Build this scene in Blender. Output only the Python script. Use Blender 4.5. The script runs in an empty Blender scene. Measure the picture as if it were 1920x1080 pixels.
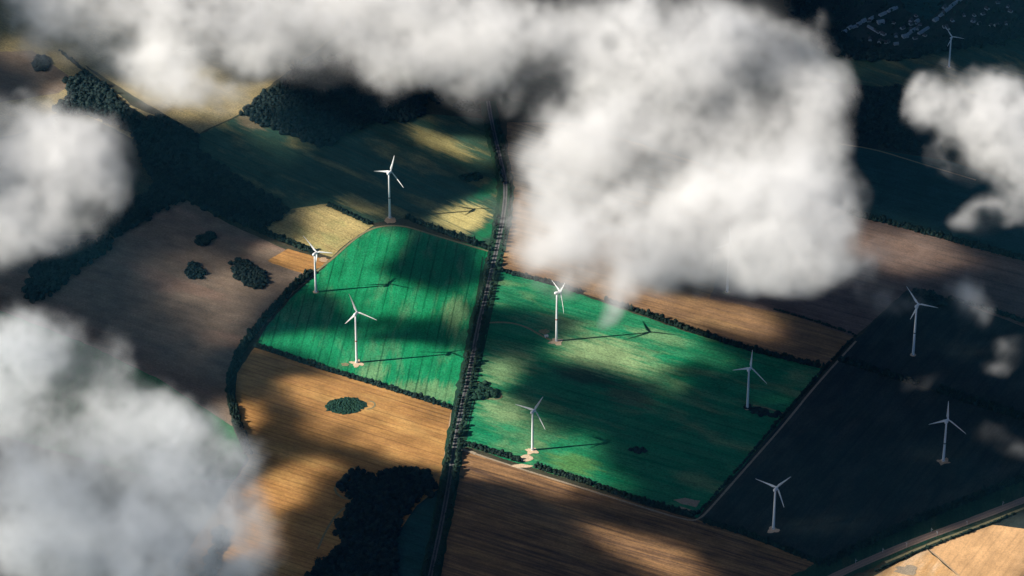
import bpy, bmesh, math, random
import numpy as np
from mathutils import Vector, Matrix

random.seed(7)
RNG = np.random.default_rng(7)
scene = bpy.context.scene
COL = scene.collection

# ------------------------------------------------------------------ camera
W_PX, H_PX, F_PX = 1920.0, 1080.0, 7000.0
DEP = math.radians(34.4)          # how far the lens looks below the horizon
ALT = 4000.0                      # aircraft altitude in metres
CAM_Y = -ALT / math.tan(DEP)      # the middle of the picture is the world's origin
cam_data = bpy.data.cameras.new("camera")
cam_data.sensor_width = 36.0
cam_data.lens = 36.0 * F_PX / W_PX
cam_data.clip_start = 1.0
cam_data.clip_end = 200000.0
cam = bpy.data.objects.new("camera", cam_data)
COL.objects.link(cam)
cam.location = (0.0, CAM_Y, ALT)
cam.rotation_euler = (math.pi / 2 - DEP, 0.0, 0.0)
scene.camera = cam

# ------------------------------------------------------------------ sky and sun
SUN_EL = math.radians(32.5)
SUN_TO = Vector((0.988, 0.155, 0.0)).normalized()      # the way shadows fall on the ground
sun_dir = Vector((SUN_TO.x * math.cos(SUN_EL), SUN_TO.y * math.cos(SUN_EL), -math.sin(SUN_EL)))
world = bpy.data.worlds.new("World")
scene.world = world
world.use_nodes = True
wn = world.node_tree
sky = wn.nodes.new("ShaderNodeTexSky")
sky.sky_type = 'NISHITA'
sky.sun_disc = False
sky.sun_elevation = SUN_EL
sky.sun_rotation = math.atan2(-SUN_TO.x, -SUN_TO.y)
sky.altitude = 4000.0
sky.air_density = 0.5
sky.dust_density = 0.3
sky.ozone_density = 5.0
bg = wn.nodes["Background"]
bg.inputs["Strength"].default_value = 0.05
wn.links.new(sky.outputs["Color"], bg.inputs["Color"])

sun_data = bpy.data.lights.new("sun", 'SUN')
sun_data.energy = 4.8
sun_data.angle = math.radians(0.5)
sun_data.color = (1.0, 0.93, 0.82)
sun = bpy.data.objects.new("sun", sun_data)
COL.objects.link(sun)
sun.rotation_euler = sun_dir.to_track_quat('-Z', 'Y').to_euler()
sun.location = (-3000, -500, 3000)

scene.view_settings.view_transform = 'Standard'
scene.view_settings.look = 'None'
scene.view_settings.gamma = 1.0
scene.view_settings.exposure = 0.78
scene.view_settings.use_curve_mapping = False

scene.render.engine = 'CYCLES'
cy = scene.cycles
cy.use_denoising = True
cy.sample_clamp_indirect = 4.0
cy.max_bounces = 13
cy.diffuse_bounces = 2
cy.glossy_bounces = 2
cy.transmission_bounces = 2
cy.volume_bounces = 11
cy.transparent_max_bounces = 8
cy.volume_max_steps = 512
cy.volume_step_rate = 1.4
cy.use_adaptive_sampling = True
cy.adaptive_threshold = 0.025

FW = np.array([0.0, math.cos(DEP), -math.sin(DEP)])
RT = np.array([1.0, 0.0, 0.0])
UP = np.cross(RT, FW)
EYE = np.array([0.0, CAM_Y, ALT])


def at(px, py, z=0.0):
    """The point at height z that stands under a pixel of the 1920 x 1080 photograph."""
    d = FW + RT * (px - W_PX / 2) / F_PX + UP * (H_PX / 2 - py) / F_PX
    p = EYE + d * ((z - EYE[2]) / d[2])
    return Vector(p)

# ------------------------------------------------------------------ helpers
def tag(o, label=None, cat=None, group=None, kind=None):
    if label: o["label"] = label
    if cat: o["category"] = cat
    if group: o["group"] = group
    if kind: o["kind"] = kind
    return o


def mesh_object(name, verts, faces, mat, parent=None, smooth=False):
    me = bpy.data.meshes.new(name)
    me.from_pydata([tuple(v) for v in verts], [], [tuple(f) for f in faces])
    if mat is not None:
        me.materials.append(mat)
    if smooth:
        me.polygons.foreach_set("use_smooth", [True] * len(me.polygons))
    me.update()
    o = bpy.data.objects.new(name, me)
    COL.objects.link(o)
    if parent is not None:
        o.parent = parent
    return o


def array_object(name, V, F3, mat, parent=None):
    """One mesh from numpy arrays of vertices and triangles."""
    me = bpy.data.meshes.new(name)
    n, m = len(V), len(F3)
    me.vertices.add(n); me.vertices.foreach_set("co", np.asarray(V, np.float32).reshape(-1))
    me.loops.add(3 * m); me.loops.foreach_set("vertex_index", np.asarray(F3, np.int32).reshape(-1))
    me.polygons.add(m)
    me.polygons.foreach_set("loop_start", np.arange(0, 3 * m, 3, dtype=np.int32))
    me.materials.append(mat)
    me.update(calc_edges=True)
    o = bpy.data.objects.new(name, me)
    COL.objects.link(o)
    if parent is not None:
        o.parent = parent
    return o


def empty(name, loc, rz=0.0):
    o = bpy.data.objects.new(name, None)
    COL.objects.link(o)
    o.location = loc
    o.rotation_euler = (0, 0, rz)
    o.empty_display_size = 5.0
    return o


def resample(pts, step):
    pts = [Vector(p) for p in pts]
    out = [pts[0]]
    for a, b in zip(pts, pts[1:]):
        n = max(1, int((b - a).length / step))
        for k in range(1, n + 1):
            out.append(a.lerp(b, k / n))
    return out


def smooth_line(pts, it=2):
    pts = [Vector(p) for p in pts]
    for _ in range(it):
        q = [pts[0]]
        for a, b in zip(pts, pts[1:]):
            q += [a.lerp(b, 0.25), a.lerp(b, 0.75)]
        q.append(pts[-1])
        pts = q
    return pts


def px_line(px, smooth=2):
    p = [at(*q) for q in px]
    return smooth_line(p, smooth) if smooth else p


_z = [0.10]
def next_z():
    _z[0] += 0.01
    return _z[0]


def patch(name, px, mat, label, cat, jitter=1.6, step=14.0, z=None, kind="structure", smooth=0, group=None):
    """A piece of land: a sheet with slightly uneven borders a little above the ground."""
    p = [at(*q) for q in px]
    if smooth:
        c = p + [p[0]]
        for _ in range(smooth):
            q = []
            for a, b in zip(c, c[1:]):
                q += [a.lerp(b, 0.25), a.lerp(b, 0.75)]
            c = q + [q[0]]
        p = c[:-1]
    loop = resample(p + [p[0]], step)[:-1]
    zz = next_z() if z is None else z
    v = [(q.x + random.gauss(0, jitter * .5), q.y + random.gauss(0, jitter * .5), zz) for q in loop]
    o = mesh_object(name, v, [tuple(range(len(v)))], mat)
    return tag(o, label, cat, group, kind)


def ribbon(name, pts, width, mat, label, cat, z=None, kind="structure", jitter=0.25, step=9.0, parent=None):
    pts = resample(pts, step)
    zz = next_z() if z is None else z
    v, f = [], []
    for i, p in enumerate(pts):
        a = pts[max(0, i - 1)]; b = pts[min(len(pts) - 1, i + 1)]
        d = (b - a); d.z = 0; d.normalize()
        n = Vector((-d.y, d.x, 0))
        w = width * (1 + random.gauss(0, jitter) * .3) / 2
        for s in (1, -1):
            q = p + n * w * s
            v.append((q.x, q.y, zz))
        if i:
            k = 2 * i
            f.append((k - 2, k - 1, k + 1, k))
    o = mesh_object(name, v, f, mat, parent)
    if parent is None:
        tag(o, label, cat, None, kind)
    return o


# ------------------------------------------------------------------ materials
def new_mat(name, rough=0.9, spec=0.1):
    m = bpy.data.materials.new(name)
    m.use_nodes = True
    b = m.node_tree.nodes["Principled BSDF"]
    b.inputs["Roughness"].default_value = rough
    b.inputs["Specular IOR Level"].default_value = spec
    return m, m.node_tree, b


def ground_dir(p0, p1):
    a, b = at(*p0), at(*p1)
    return math.atan2(b.y - a.y, b.x - a.x)


def mixrgb(nt, fac, a, b, mode='MIX'):
    n = nt.nodes.new("ShaderNodeMix"); n.data_type = 'RGBA'; n.blend_type = mode
    for k, s in ((0, fac), (6, a), (7, b)):
        if isinstance(s, (float, int)):
            n.inputs[k].default_value = s
        elif isinstance(s, tuple):
            n.inputs[k].default_value = (*s, 1)
        else:
            nt.links.new(s, n.inputs[k])
    return n.outputs[2]


def maprange(nt, v, a, b, c=0.0, d=1.0, smooth=True):
    n = nt.nodes.new("ShaderNodeMapRange")
    n.interpolation_type = 'SMOOTHSTEP' if smooth else 'LINEAR'
    nt.links.new(v, n.inputs[0])
    for k, x in zip((1, 2, 3, 4), (a, b, c, d)):
        n.inputs[k].default_value = x
    return n.outputs[0]


def noise(nt, vec, scale, detail=4, rough=0.55, dist=0.0):
    n = nt.nodes.new("ShaderNodeTexNoise")
    n.inputs["Scale"].default_value = scale
    n.inputs["Detail"].default_value = detail
    n.inputs["Roughness"].default_value = rough
    n.inputs["Distortion"].default_value = dist
    nt.links.new(vec, n.inputs["Vector"])
    return n.outputs["Fac"]


def mapping(nt, vec, rot=0.0, scale=(1, 1, 1), loc=(0, 0, 0)):
    n = nt.nodes.new("ShaderNodeMapping")
    n.vector_type = 'TEXTURE'
    n.inputs["Rotation"].default_value = (0, 0, rot)
    n.inputs["Scale"].default_value = scale
    n.inputs["Location"].default_value = loc
    nt.links.new(vec, n.inputs["Vector"])
    return n.outputs[0]


def field_mat(name, base, alt, row_dir, streak=0.6, patchc=None, patch_amt=0.6, patch_scale=140.0,
              lines=None, line_amt=0.35, seed=0.0, grain=0.6, streak_w=9.0, spots=()):
    """Farmland: patches, streaks along the rows, tramlines and a coarse grain. Lengths in metres."""
    m, nt, b = new_mat(name, 0.95, 0.05)
    tc = nt.nodes.new("ShaderNodeTexCoord").outputs["Object"]
    rows = mapping(nt, tc, row_dir, (1, 1, 1), (seed * 531.0, seed * 217.0, 0))
    st = noise(nt, mapping(nt, rows, 0, (streak_w * 22, streak_w, 1)), 1.0, 5, 0.62)
    col = mixrgb(nt, maprange(nt, st, 0.5 - .28 / max(streak, .1) * .5, 0.5 + .28 / max(streak, .1) * .5), base, alt)
    if patchc is not None:
        pn = noise(nt, mapping(nt, rows, 0, (patch_scale * 2.2, patch_scale * .7, 1), (3000, 90, 0)), 1.0, 6, 0.6, 0.4)
        col = mixrgb(nt, maprange(nt, pn, 0.5, 0.68, 0, patch_amt), col, patchc)
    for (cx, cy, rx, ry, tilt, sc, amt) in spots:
        # thin, ripe or lush crop, partly sunlight or cloud shade put into the colour: (pixel centre, metres along, metres across, tilt, colour, amount)
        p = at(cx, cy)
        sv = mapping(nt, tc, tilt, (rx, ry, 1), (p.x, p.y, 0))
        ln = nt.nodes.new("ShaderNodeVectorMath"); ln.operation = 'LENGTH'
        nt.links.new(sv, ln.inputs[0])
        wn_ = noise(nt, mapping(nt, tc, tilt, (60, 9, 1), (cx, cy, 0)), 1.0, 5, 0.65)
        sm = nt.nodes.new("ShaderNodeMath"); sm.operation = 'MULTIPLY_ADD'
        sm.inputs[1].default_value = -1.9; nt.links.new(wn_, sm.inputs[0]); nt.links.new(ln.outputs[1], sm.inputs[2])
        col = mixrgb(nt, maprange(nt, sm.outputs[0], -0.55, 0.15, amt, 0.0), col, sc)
    if lines:
        sep = nt.nodes.new("ShaderNodeSeparateXYZ"); nt.links.new(rows, sep.inputs[0])
        wob = noise(nt, mapping(nt, rows, 0, (80, 12, 1)), 1.0, 2)
        def mth(op, a, bb=None):
            n = nt.nodes.new("ShaderNodeMath"); n.operation = op
            for k, s in enumerate((a, bb)):
                if s is None: continue
                if isinstance(s, (int, float)): n.inputs[k].default_value = s
                else: nt.links.new(s, n.inputs[k])
            return n.outputs[0]
        y = mth('ADD', sep.outputs[1], mth('MULTIPLY', wob, 3.0))
        fr = mth('ABSOLUTE', mth('SUBTRACT', mth('FRACT', mth('DIVIDE', y, lines)), 0.5))
        ln = maprange(nt, fr, 0.0, 2.6 / lines, 1.0, 0.0)
        brk = maprange(nt, noise(nt, mapping(nt, rows, 0, (160, 16, 1), (77, 5, 0)), 1.0, 3), 0.35, 0.6, 0.25, 1.0)
        dark = nt.nodes.new("ShaderNodeMath"); dark.operation = 'MULTIPLY'
        nt.links.new(ln, dark.inputs[0]); nt.links.new(brk, dark.inputs[1])
        d2 = mth('MULTIPLY', dark.outputs[0], line_amt)
        col = mixrgb(nt, d2, col, tuple(c * .25 for c in base))
    g1 = noise(nt, mapping(nt, rows, 0, (4.4, 3.0, 1)), 1.0, 4, 0.75)
    g2 = noise(nt, mapping(nt, rows, 0, (45, 28, 1)), 1.0, 4, 0.6)
    gm = nt.nodes.new("ShaderNodeMath"); gm.operation = 'MULTIPLY'
    nt.links.new(maprange(nt, g1, 0.25, 0.75, 1 - grain, 1 + grain, False), gm.inputs[0])
    nt.links.new(maprange(nt, g2, 0.3, 0.7, 0.75, 1.2, False), gm.inputs[1])
    col = mixrgb(nt, 1.0, col, gm.outputs[0], 'MULTIPLY')
    nt.links.new(col, b.inputs["Base Color"])
    bump = nt.nodes.new("ShaderNodeBump")
    bump.inputs["Strength"].default_value = 0.5
    bump.inputs["Distance"].default_value = 0.6
    nt.links.new(st, bump.inputs["Height"])
    nt.links.new(bump.outputs[0], b.inputs["Normal"])
    return m


def mottled_mat(name, a, b_, scale=6.0, rough=0.9, spec=0.1):
    m, nt, b = new_mat(name, rough, spec)
    tc = nt.nodes.new("ShaderNodeTexCoord").outputs["Object"]
    f = noise(nt, tc, 1.0 / scale, 5, 0.65)
    col = mixrgb(nt, maprange(nt, f, 0.3, 0.7), a, b_)
    nt.links.new(col, b.inputs["Base Color"])
    return m


def plain_mat(name, c, rough=0.5, spec=0.3, wear=0.12, scale=4.0):
    m, nt, b = new_mat(name, rough, spec)
    tc = nt.nodes.new("ShaderNodeTexCoord").outputs["Object"]
    f = noise(nt, tc, 1.0 / scale, 4, 0.6)
    col = mixrgb(nt, maprange(nt, f, 0.3, 0.8, 0, 1), c, tuple(x * (1 - wear) for x in c))
    nt.links.new(col, b.inputs["Base Color"])
    return m


def leaf_mat(name, a, b_):
    m, nt, b = new_mat(name, 0.8, 0.1)
    oi = nt.nodes.new("ShaderNodeNewGeometry")
    tc = nt.nodes.new("ShaderNodeTexCoord").outputs["Object"]
    f1 = noise(nt, tc, 1 / 14.0, 3, 0.6)
    mx = nt.nodes.new("ShaderNodeMath"); mx.operation = 'ADD'
    nt.links.new(oi.outputs["Random Per Island"], mx.inputs[0]); nt.links.new(f1, mx.inputs[1])
    col = mixrgb(nt, maprange(nt, mx.outputs[0], 0.55, 1.45, 0, 1, False), a, b_)
    nt.links.new(col, b.inputs["Base Color"])
    return m


ROW_A = ground_dir((900, 600), (872, 740))       # rows that run with the road
ROW_B = ground_dir((1000, 545), (1400, 655))     # rows that run with the hedges
ROW_C = ground_dir((480, 655), (850, 768))
ROW_D = ground_dir((1600, 640), (1310, 965))
ROW_N = ground_dir((420, 270), (700, 400))

GREEN = (0.005, 0.215, 0.080)
M = {}
M['ground'] = field_mat('open_farmland', (0.045, 0.055, 0.035), (0.075, 0.06, 0.04), ROW_B, 0.5, (0.03, 0.06, 0.04), 0.8, 300, seed=.3)
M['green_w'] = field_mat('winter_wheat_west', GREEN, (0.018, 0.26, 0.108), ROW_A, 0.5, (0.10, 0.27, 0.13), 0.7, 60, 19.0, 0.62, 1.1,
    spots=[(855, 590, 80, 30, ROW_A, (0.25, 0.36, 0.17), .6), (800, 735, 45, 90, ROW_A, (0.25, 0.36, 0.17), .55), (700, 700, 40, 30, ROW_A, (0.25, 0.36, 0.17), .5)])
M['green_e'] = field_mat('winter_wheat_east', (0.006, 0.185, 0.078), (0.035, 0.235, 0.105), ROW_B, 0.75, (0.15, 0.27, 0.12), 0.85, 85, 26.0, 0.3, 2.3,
    spots=[(1135, 668, 120, 75, ROW_B, (0.25, 0.36, 0.17), .9), (950, 688, 55, 75, ROW_B, (0.25, 0.36, 0.17), .7), (945, 770, 60, 45, ROW_B, (0.25, 0.36, 0.17), .7), (1060, 608, 70, 30, ROW_B, (0.25, 0.36, 0.17), .6),  # yellow-green spots also paint in the sunlit middle of the field
           (1240, 632, 70, 30, ROW_B, (0.25, 0.36, 0.17), .5), (1180, 745, 60, 40, ROW_B, (0.12, 0.14, 0.08), .6), (1090, 705, 80, 30, ROW_B, (0.045, 0.07, 0.05), .7), (1075, 868, 60, 40, ROW_B, (0.12, 0.24, 0.06), .6)])  # the darkest spot repeats the cloud shade lying there
M['tan_c'] = field_mat('stubble_gold', (0.48, 0.255, 0.085), (0.36, 0.18, 0.065), ROW_C, 0.8, (0.56, 0.34, 0.12), 0.6, 90, 11.0, 0.45, 3.1, 0.3, 5.0)
M['tan_s'] = field_mat('stubble_brown', (0.33, 0.185, 0.085), (0.12, 0.072, 0.048), ROW_B, 0.9, (0.40, 0.23, 0.10), 0.7, 90, 14.0, 0.4, 4.2, 0.35, 6.0)
M['brown_w'] = field_mat('ploughed_mauve', (0.225, 0.165, 0.118), (0.17, 0.128, 0.098), ROW_C, 0.5, (0.26, 0.155, 0.115), 0.5, 110, None, 0, 5.7, 0.4)
M['tan_ne'] = field_mat('stubble_rust', (0.31, 0.18, 0.085), (0.19, 0.115, 0.07), ROW_B, 0.8, (0.44, 0.27, 0.12), 0.6, 90, 15.0, 0.35, 6.4, 0.35, 6.0)
M['brown_ne'] = field_mat('ploughed_umber', (0.20, 0.135, 0.105), (0.14, 0.10, 0.082), ROW_B, 0.6, (0.2, 0.13, 0.095), 0.5, 120, 22.0, 0.3, 7.7, 0.35)
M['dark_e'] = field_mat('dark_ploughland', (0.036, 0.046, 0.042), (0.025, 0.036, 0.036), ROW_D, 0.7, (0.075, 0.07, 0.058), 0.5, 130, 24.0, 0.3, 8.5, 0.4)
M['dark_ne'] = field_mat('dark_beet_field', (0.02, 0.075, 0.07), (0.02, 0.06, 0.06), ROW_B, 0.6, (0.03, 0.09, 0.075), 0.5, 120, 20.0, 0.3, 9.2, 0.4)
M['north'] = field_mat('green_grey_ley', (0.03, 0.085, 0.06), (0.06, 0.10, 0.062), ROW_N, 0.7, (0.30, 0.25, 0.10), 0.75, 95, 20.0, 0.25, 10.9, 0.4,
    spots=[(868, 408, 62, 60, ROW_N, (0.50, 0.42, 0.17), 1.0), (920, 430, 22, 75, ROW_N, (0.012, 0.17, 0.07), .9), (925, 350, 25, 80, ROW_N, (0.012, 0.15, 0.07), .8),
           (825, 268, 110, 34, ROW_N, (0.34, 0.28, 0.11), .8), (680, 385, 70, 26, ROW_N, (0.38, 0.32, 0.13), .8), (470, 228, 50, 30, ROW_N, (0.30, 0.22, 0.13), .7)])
M['yellow'] = field_mat('ripe_barley', (0.47, 0.36, 0.15), (0.40, 0.32, 0.14), ROW_N, 0.5, (0.2, 0.26, 0.1), 0.4, 60, 15.0, 0.3, 11.6)
M['olive'] = field_mat('dry_olive_pasture', (0.30, 0.235, 0.115), (0.24, 0.20, 0.105), ROW_N, 0.6, (0.36, 0.27, 0.13), 0.6, 80, None, 0, 16.3)
M['beige'] = field_mat('harvested_beige', (0.66, 0.40, 0.20), (0.62, 0.37, 0.18), ROW_D, 0.4, (0.70, 0.44, 0.24), 0.4, 80, 13.0, 0.2, 12.4, 0.22)
M['ochre'] = field_mat('harvested_ochre', (0.55, 0.31, 0.13), (0.66, 0.42, 0.22), ROW_D, 0.7, (0.72, 0.55, 0.40), 0.7, 50, None, 0, 13.3, 0.3)
M['verge'] = field_mat('rough_grass_verge', (0.014, 0.05, 0.032), (0.03, 0.07, 0.04), ROW_A, 0.5, (0.07, 0.085, 0.045), 0.5, 40, None, 0, 14.1, 0.4)
M['green_edge'] = field_mat('bright_grass_strip', (0.01, 0.14, 0.05), (0.03, 0.18, 0.06), ROW_A, 0.5, None, 0, 40, None, 0, 15.0)
M['road'] = mottled_mat('pale_asphalt', (0.12, 0.12, 0.125), (0.19, 0.185, 0.185), 3.0)
M['roadline'] = mottled_mat('road_centre_dark', (0.05, 0.05, 0.055), (0.08, 0.08, 0.08), 3.0)
M['track'] = mottled_mat('pale_gravel_track', (0.26, 0.21, 0.15), (0.42, 0.34, 0.25), 3.0)
M['dusty'] = mottled_mat('dry_grass_track', (0.19, 0.18, 0.095), (0.28, 0.24, 0.14), 4.0)
M['pad'] = mottled_mat('crushed_stone_pad', (0.52, 0.38, 0.25), (0.72, 0.55, 0.38), 2.5)
M['earth'] = mottled_mat('bare_earth', (0.40, 0.26, 0.16), (0.55, 0.38, 0.24), 3.0)
M['ballast'] = mottled_mat('rail_ballast', (0.27, 0.19, 0.15), (0.36, 0.26, 0.20), 2.0)
M['rail'] = plain_mat('rail_steel', (0.12, 0.09, 0.08), 0.5, 0.5)
M['turbine'] = plain_mat('turbine_white_paint', (0.84, 0.85, 0.84), 0.35, 0.4, 0.05, 9.0)
M['red'] = plain_mat('red_band_paint', (0.45, 0.06, 0.035), 0.45, 0.3)
M['grey'] = plain_mat('grey_band_paint', (0.09, 0.10, 0.11), 0.45, 0.3)
M['steel'] = plain_mat('galvanised_steel', (0.5, 0.5, 0.5), 0.45, 0.5)
M['wallw'] = plain_mat('white_render', (0.66, 0.66, 0.64), 0.8, 0.2, 0.15)
M['roofg'] = plain_mat('pale_roof_sheet', (0.33, 0.38, 0.41), 0.5, 0.4, 0.2)
M['roofd'] = plain_mat('dark_roof_tile', (0.10, 0.085, 0.09), 0.7, 0.2, 0.3)
M['glass'] = plain_mat('dark_window_glass', (0.03, 0.04, 0.05), 0.1, 0.5)
M['bark'] = mottled_mat('bark', (0.07, 0.05, 0.035), (0.12, 0.09, 0.06), 1.0)
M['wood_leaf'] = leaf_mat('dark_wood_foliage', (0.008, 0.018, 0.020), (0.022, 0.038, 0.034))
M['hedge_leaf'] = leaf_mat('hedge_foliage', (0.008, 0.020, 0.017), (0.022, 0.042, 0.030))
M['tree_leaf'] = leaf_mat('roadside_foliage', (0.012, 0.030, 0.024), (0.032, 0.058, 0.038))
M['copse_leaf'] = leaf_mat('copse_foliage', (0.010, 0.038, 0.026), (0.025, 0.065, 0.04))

# ------------------------------------------------------------------ the ground and its fields
g = mesh_object('ground', [(-45000, -30000, 0), (45000, -30000, 0), (45000, 60000, 0), (-45000, 60000, 0)], [(0, 1, 2, 3)], M['ground'])
tag(g, 'open farmland reaching away on every side of the wind farm', 'ground', None, 'structure')

ROAD = [(915, 190), (922, 231), (937, 295), (949, 345), (945, 400), (934, 456), (924, 498), (910, 560), (897, 610), (888, 660),
        (876, 720), (866, 762), (858, 805), (851, 845), (838, 930), (822, 1010), (800, 1110)]

patch('field', [(-200, -80), (60, -80), (120, 90), (250, 200), (370, 248), (330, 300), (150, 210), (100, 215), (40, 250), (-200, 300)], M['olive'],
      'tan field in the corner behind the white clouds', 'field')
patch('field', [(60, -80), (700, -80), (640, 60), (560, 120), (500, 165), (455, 212), (372, 250), (250, 180), (110, 90)], M['olive'],
      'dull olive yellow field seen through thin cloud above the dark wood strip', 'field')
patch('field', [(-60, 100), (60, 95), (140, 150), (110, 175), (-60, 200)], M['brown_w'],
      'grey brown field with a round bush beside the topmost cloud', 'field')
patch('field', [(345, 372), (430, 420), (500, 452), (585, 492), (590, 515), (545, 555), (505, 600), (466, 645), (440, 690), (428, 740),
                (436, 800), (300, 712), (150, 640), (-60, 560), (-60, 440), (200, 440)], M['brown_w'],
      'mauve brown ploughed field with three dark copses', 'field')
patch('field', [(-60, 560), (150, 640), (300, 712), (436, 800), (462, 855), (440, 900), (300, 900), (-60, 800)], M['green_edge'],
      'narrow green meadow between the brown field and the bottom cloud', 'field')
patch('field', [(375, 252), (455, 215), (600, 276), (692, 228), (800, 214), (912, 222), (930, 280), (943, 340), (938, 400), (922, 468),
                (760, 408), (690, 420), (600, 384), (545, 392), (365, 280)], M['north'],
      'grey green meadow around the topmost of the left turbines', 'field')
patch('field', [(545, 392), (612, 382), (700, 422), (655, 452), (622, 482), (585, 470), (490, 430)], M['yellow'],
      'ripe yellow field wedge below the dark wood', 'field')
patch('field', [(540, 466), (590, 482), (620, 486), (600, 500), (575, 515), (500, 490)], M['tan_c'],
      'sunlit orange soil beside the turbine at the field corner', 'field')
patch('field', [(700, 426), (740, 422), (800, 436), (922, 470), (912, 545), (892, 640), (872, 730), (858, 768), (720, 726), (600, 690),
                (478, 650), (500, 612), (545, 560), (590, 518), (625, 486), (655, 454)], M['green_w'],
      'bright green field striped with tramlines west of the road', 'field')
patch('field', [(478, 652), (600, 692), (720, 728), (858, 770), (850, 840), (835, 930), (800, 1110), (300, 1110), (440, 900), (468, 862),
                (452, 815), (440, 760), (444, 700)], M['tan_c'],
      'golden stubble field with an oval bush, west of the road', 'field')
patch('field', [(780, 950), (842, 900), (822, 1010), (790, 1110), (700, 1110), (745, 1000)], M['dark_ne'],
      'dark grassy strip between the bottom wood and the road', 'field')
patch('field', [(936, 506), (1060, 542), (1200, 592), (1300, 626), (1400, 657), (1545, 692), (1462, 790), (1390, 878), (1306, 970), (1200, 942),
                (1100, 908), (1000, 878), (866, 834), (872, 775), (890, 690), (905, 620), (920, 550)], M['green_e'],
      'green field with yellowed streaks and three turbines east of the road', 'field')
patch('field', [(950, 230), (1080, 230), (1600, 400), (1600, 632), (1545, 692), (1400, 655), (1200, 588), (1060, 538), (936, 502), (938, 450), (950, 400), (955, 345)],
      M['tan_ne'], 'rust and tan stubble field running under the big cloud', 'field')
patch('field', [(1360, 470), (1590, 400), (1700, 428), (1990, 505), (1990, 640), (1780, 560), (1700, 545), (1602, 632), (1480, 590), (1330, 560)],
      M['brown_ne'], 'umber ploughed field below the dark hedge, east side', 'field')
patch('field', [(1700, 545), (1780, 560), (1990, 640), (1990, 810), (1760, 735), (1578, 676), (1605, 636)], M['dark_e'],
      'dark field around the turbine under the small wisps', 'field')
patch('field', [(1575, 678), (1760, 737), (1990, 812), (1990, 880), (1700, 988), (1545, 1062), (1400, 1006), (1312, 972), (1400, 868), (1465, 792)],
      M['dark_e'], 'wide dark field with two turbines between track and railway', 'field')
patch('field', [(862, 842), (1000, 886), (1200, 946), (1310, 976), (1400, 1006), (1545, 1062), (1500, 1110), (812, 1110), (838, 1000), (852, 900)],
      M['tan_s'], 'brown stubble field south of the hedge and gravel path', 'field')
patch('field', [(1590, 1110), (1650, 1074), (1738, 1030), (1830, 1110)], M['ochre'],
      'ochre field wedge with a pale scrape beside the railway', 'field')
patch('field', [(1740, 1028), (1800, 1005), (1862, 984), (1990, 1000), (1990, 1110), (1832, 1110)], M['beige'],
      'bare beige field in the bottom corner beyond the railway', 'field')
patch('field', [(1862, 984), (1900, 965), (1990, 930), (1990, 1000), (1925, 992)], M['dark_e'],
      'dark grass corner above the beige field', 'field')
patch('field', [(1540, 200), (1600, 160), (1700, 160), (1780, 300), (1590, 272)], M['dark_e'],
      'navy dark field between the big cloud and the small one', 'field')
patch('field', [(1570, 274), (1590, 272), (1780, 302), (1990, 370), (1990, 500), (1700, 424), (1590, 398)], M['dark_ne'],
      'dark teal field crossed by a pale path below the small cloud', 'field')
patch('field', [(1480, 60), (1620, 112), (1800, 85), (1990, 55), (1990, 180), (1780, 175), (1600, 158), (1520, 150)], M['north'],
      'dim meadow strip around the farthest turbine', 'field')
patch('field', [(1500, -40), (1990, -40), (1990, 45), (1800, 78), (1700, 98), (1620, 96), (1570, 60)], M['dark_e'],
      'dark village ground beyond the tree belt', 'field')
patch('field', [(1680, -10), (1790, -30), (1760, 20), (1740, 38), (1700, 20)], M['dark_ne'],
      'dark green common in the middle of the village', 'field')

# ------------------------------------------------------------------ roads, tracks, pads
ribbon('verge', px_line(ROAD), 34, M['verge'], 'rough grass verge along the tree lined road', 'verge', 0.62)
road_pts = px_line(ROAD)
ribbon('road', road_pts, 8, M['road'], 'pale road between two rows of trees', 'road', 0.68, jitter=0.1)
ribbon('road_centre_strip', road_pts, 2.6, M['roadline'], 'dark strip along the middle of the tree lined road', 'road marking', 0.72, jitter=0.8)
ribbon('path', px_line([(590, 512), (608, 497), (625, 484), (655, 456), (690, 431), (722, 423), (760, 424), (800, 437), (860, 455), (918, 472)]), 4.5,
       M['dusty'], 'dry grass track curving round the top of the striped field', 'path', 0.58)
ribbon('path', px_line([(856, 838), (890, 851), (960, 874), (1000, 887), (1100, 918), (1200, 950), (1290, 977), (1312, 974), (1335, 950),
                        (1400, 876), (1470, 797), (1530, 722), (1605, 640)]), 4.0,
       M['track'], 'gravel path south of the hedge that turns up the diagonal border', 'path', 0.58)
ribbon('path', px_line([(905, 606), (950, 604), (985, 612), (1012, 628), (1036, 640)]), 4.5, M['dusty'],
       'faint access track to the turbine with the white hut', 'path', 0.56)
ribbon('path', px_line([(893, 716), (910, 723), (930, 733), (942, 741), (938, 749), (915, 748), (890, 750)]), 3.0, M['dusty'],
       'pale loop of track round the roadside spinney', 'path', 0.56)
ribbon('path', px_line([(1412, 760), (1440, 766), (1470, 776)]), 3.5, M['dusty'],
       'short pale track from the turbine to the diagonal path', 'path', 0.56)
ribbon('path', px_line([(1572, 270), (1640, 280), (1720, 305), (1830, 338)]), 4.0, M['dusty'],
       'thin pale path across the dark teal field', 'path', 0.56)
ribbon('path', px_line([(1742, 1030), (1775, 1058), (1830, 1110)]), 3.0, M['earth'],
       'brown farm track between the ochre and beige fields', 'path', 0.56)

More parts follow.
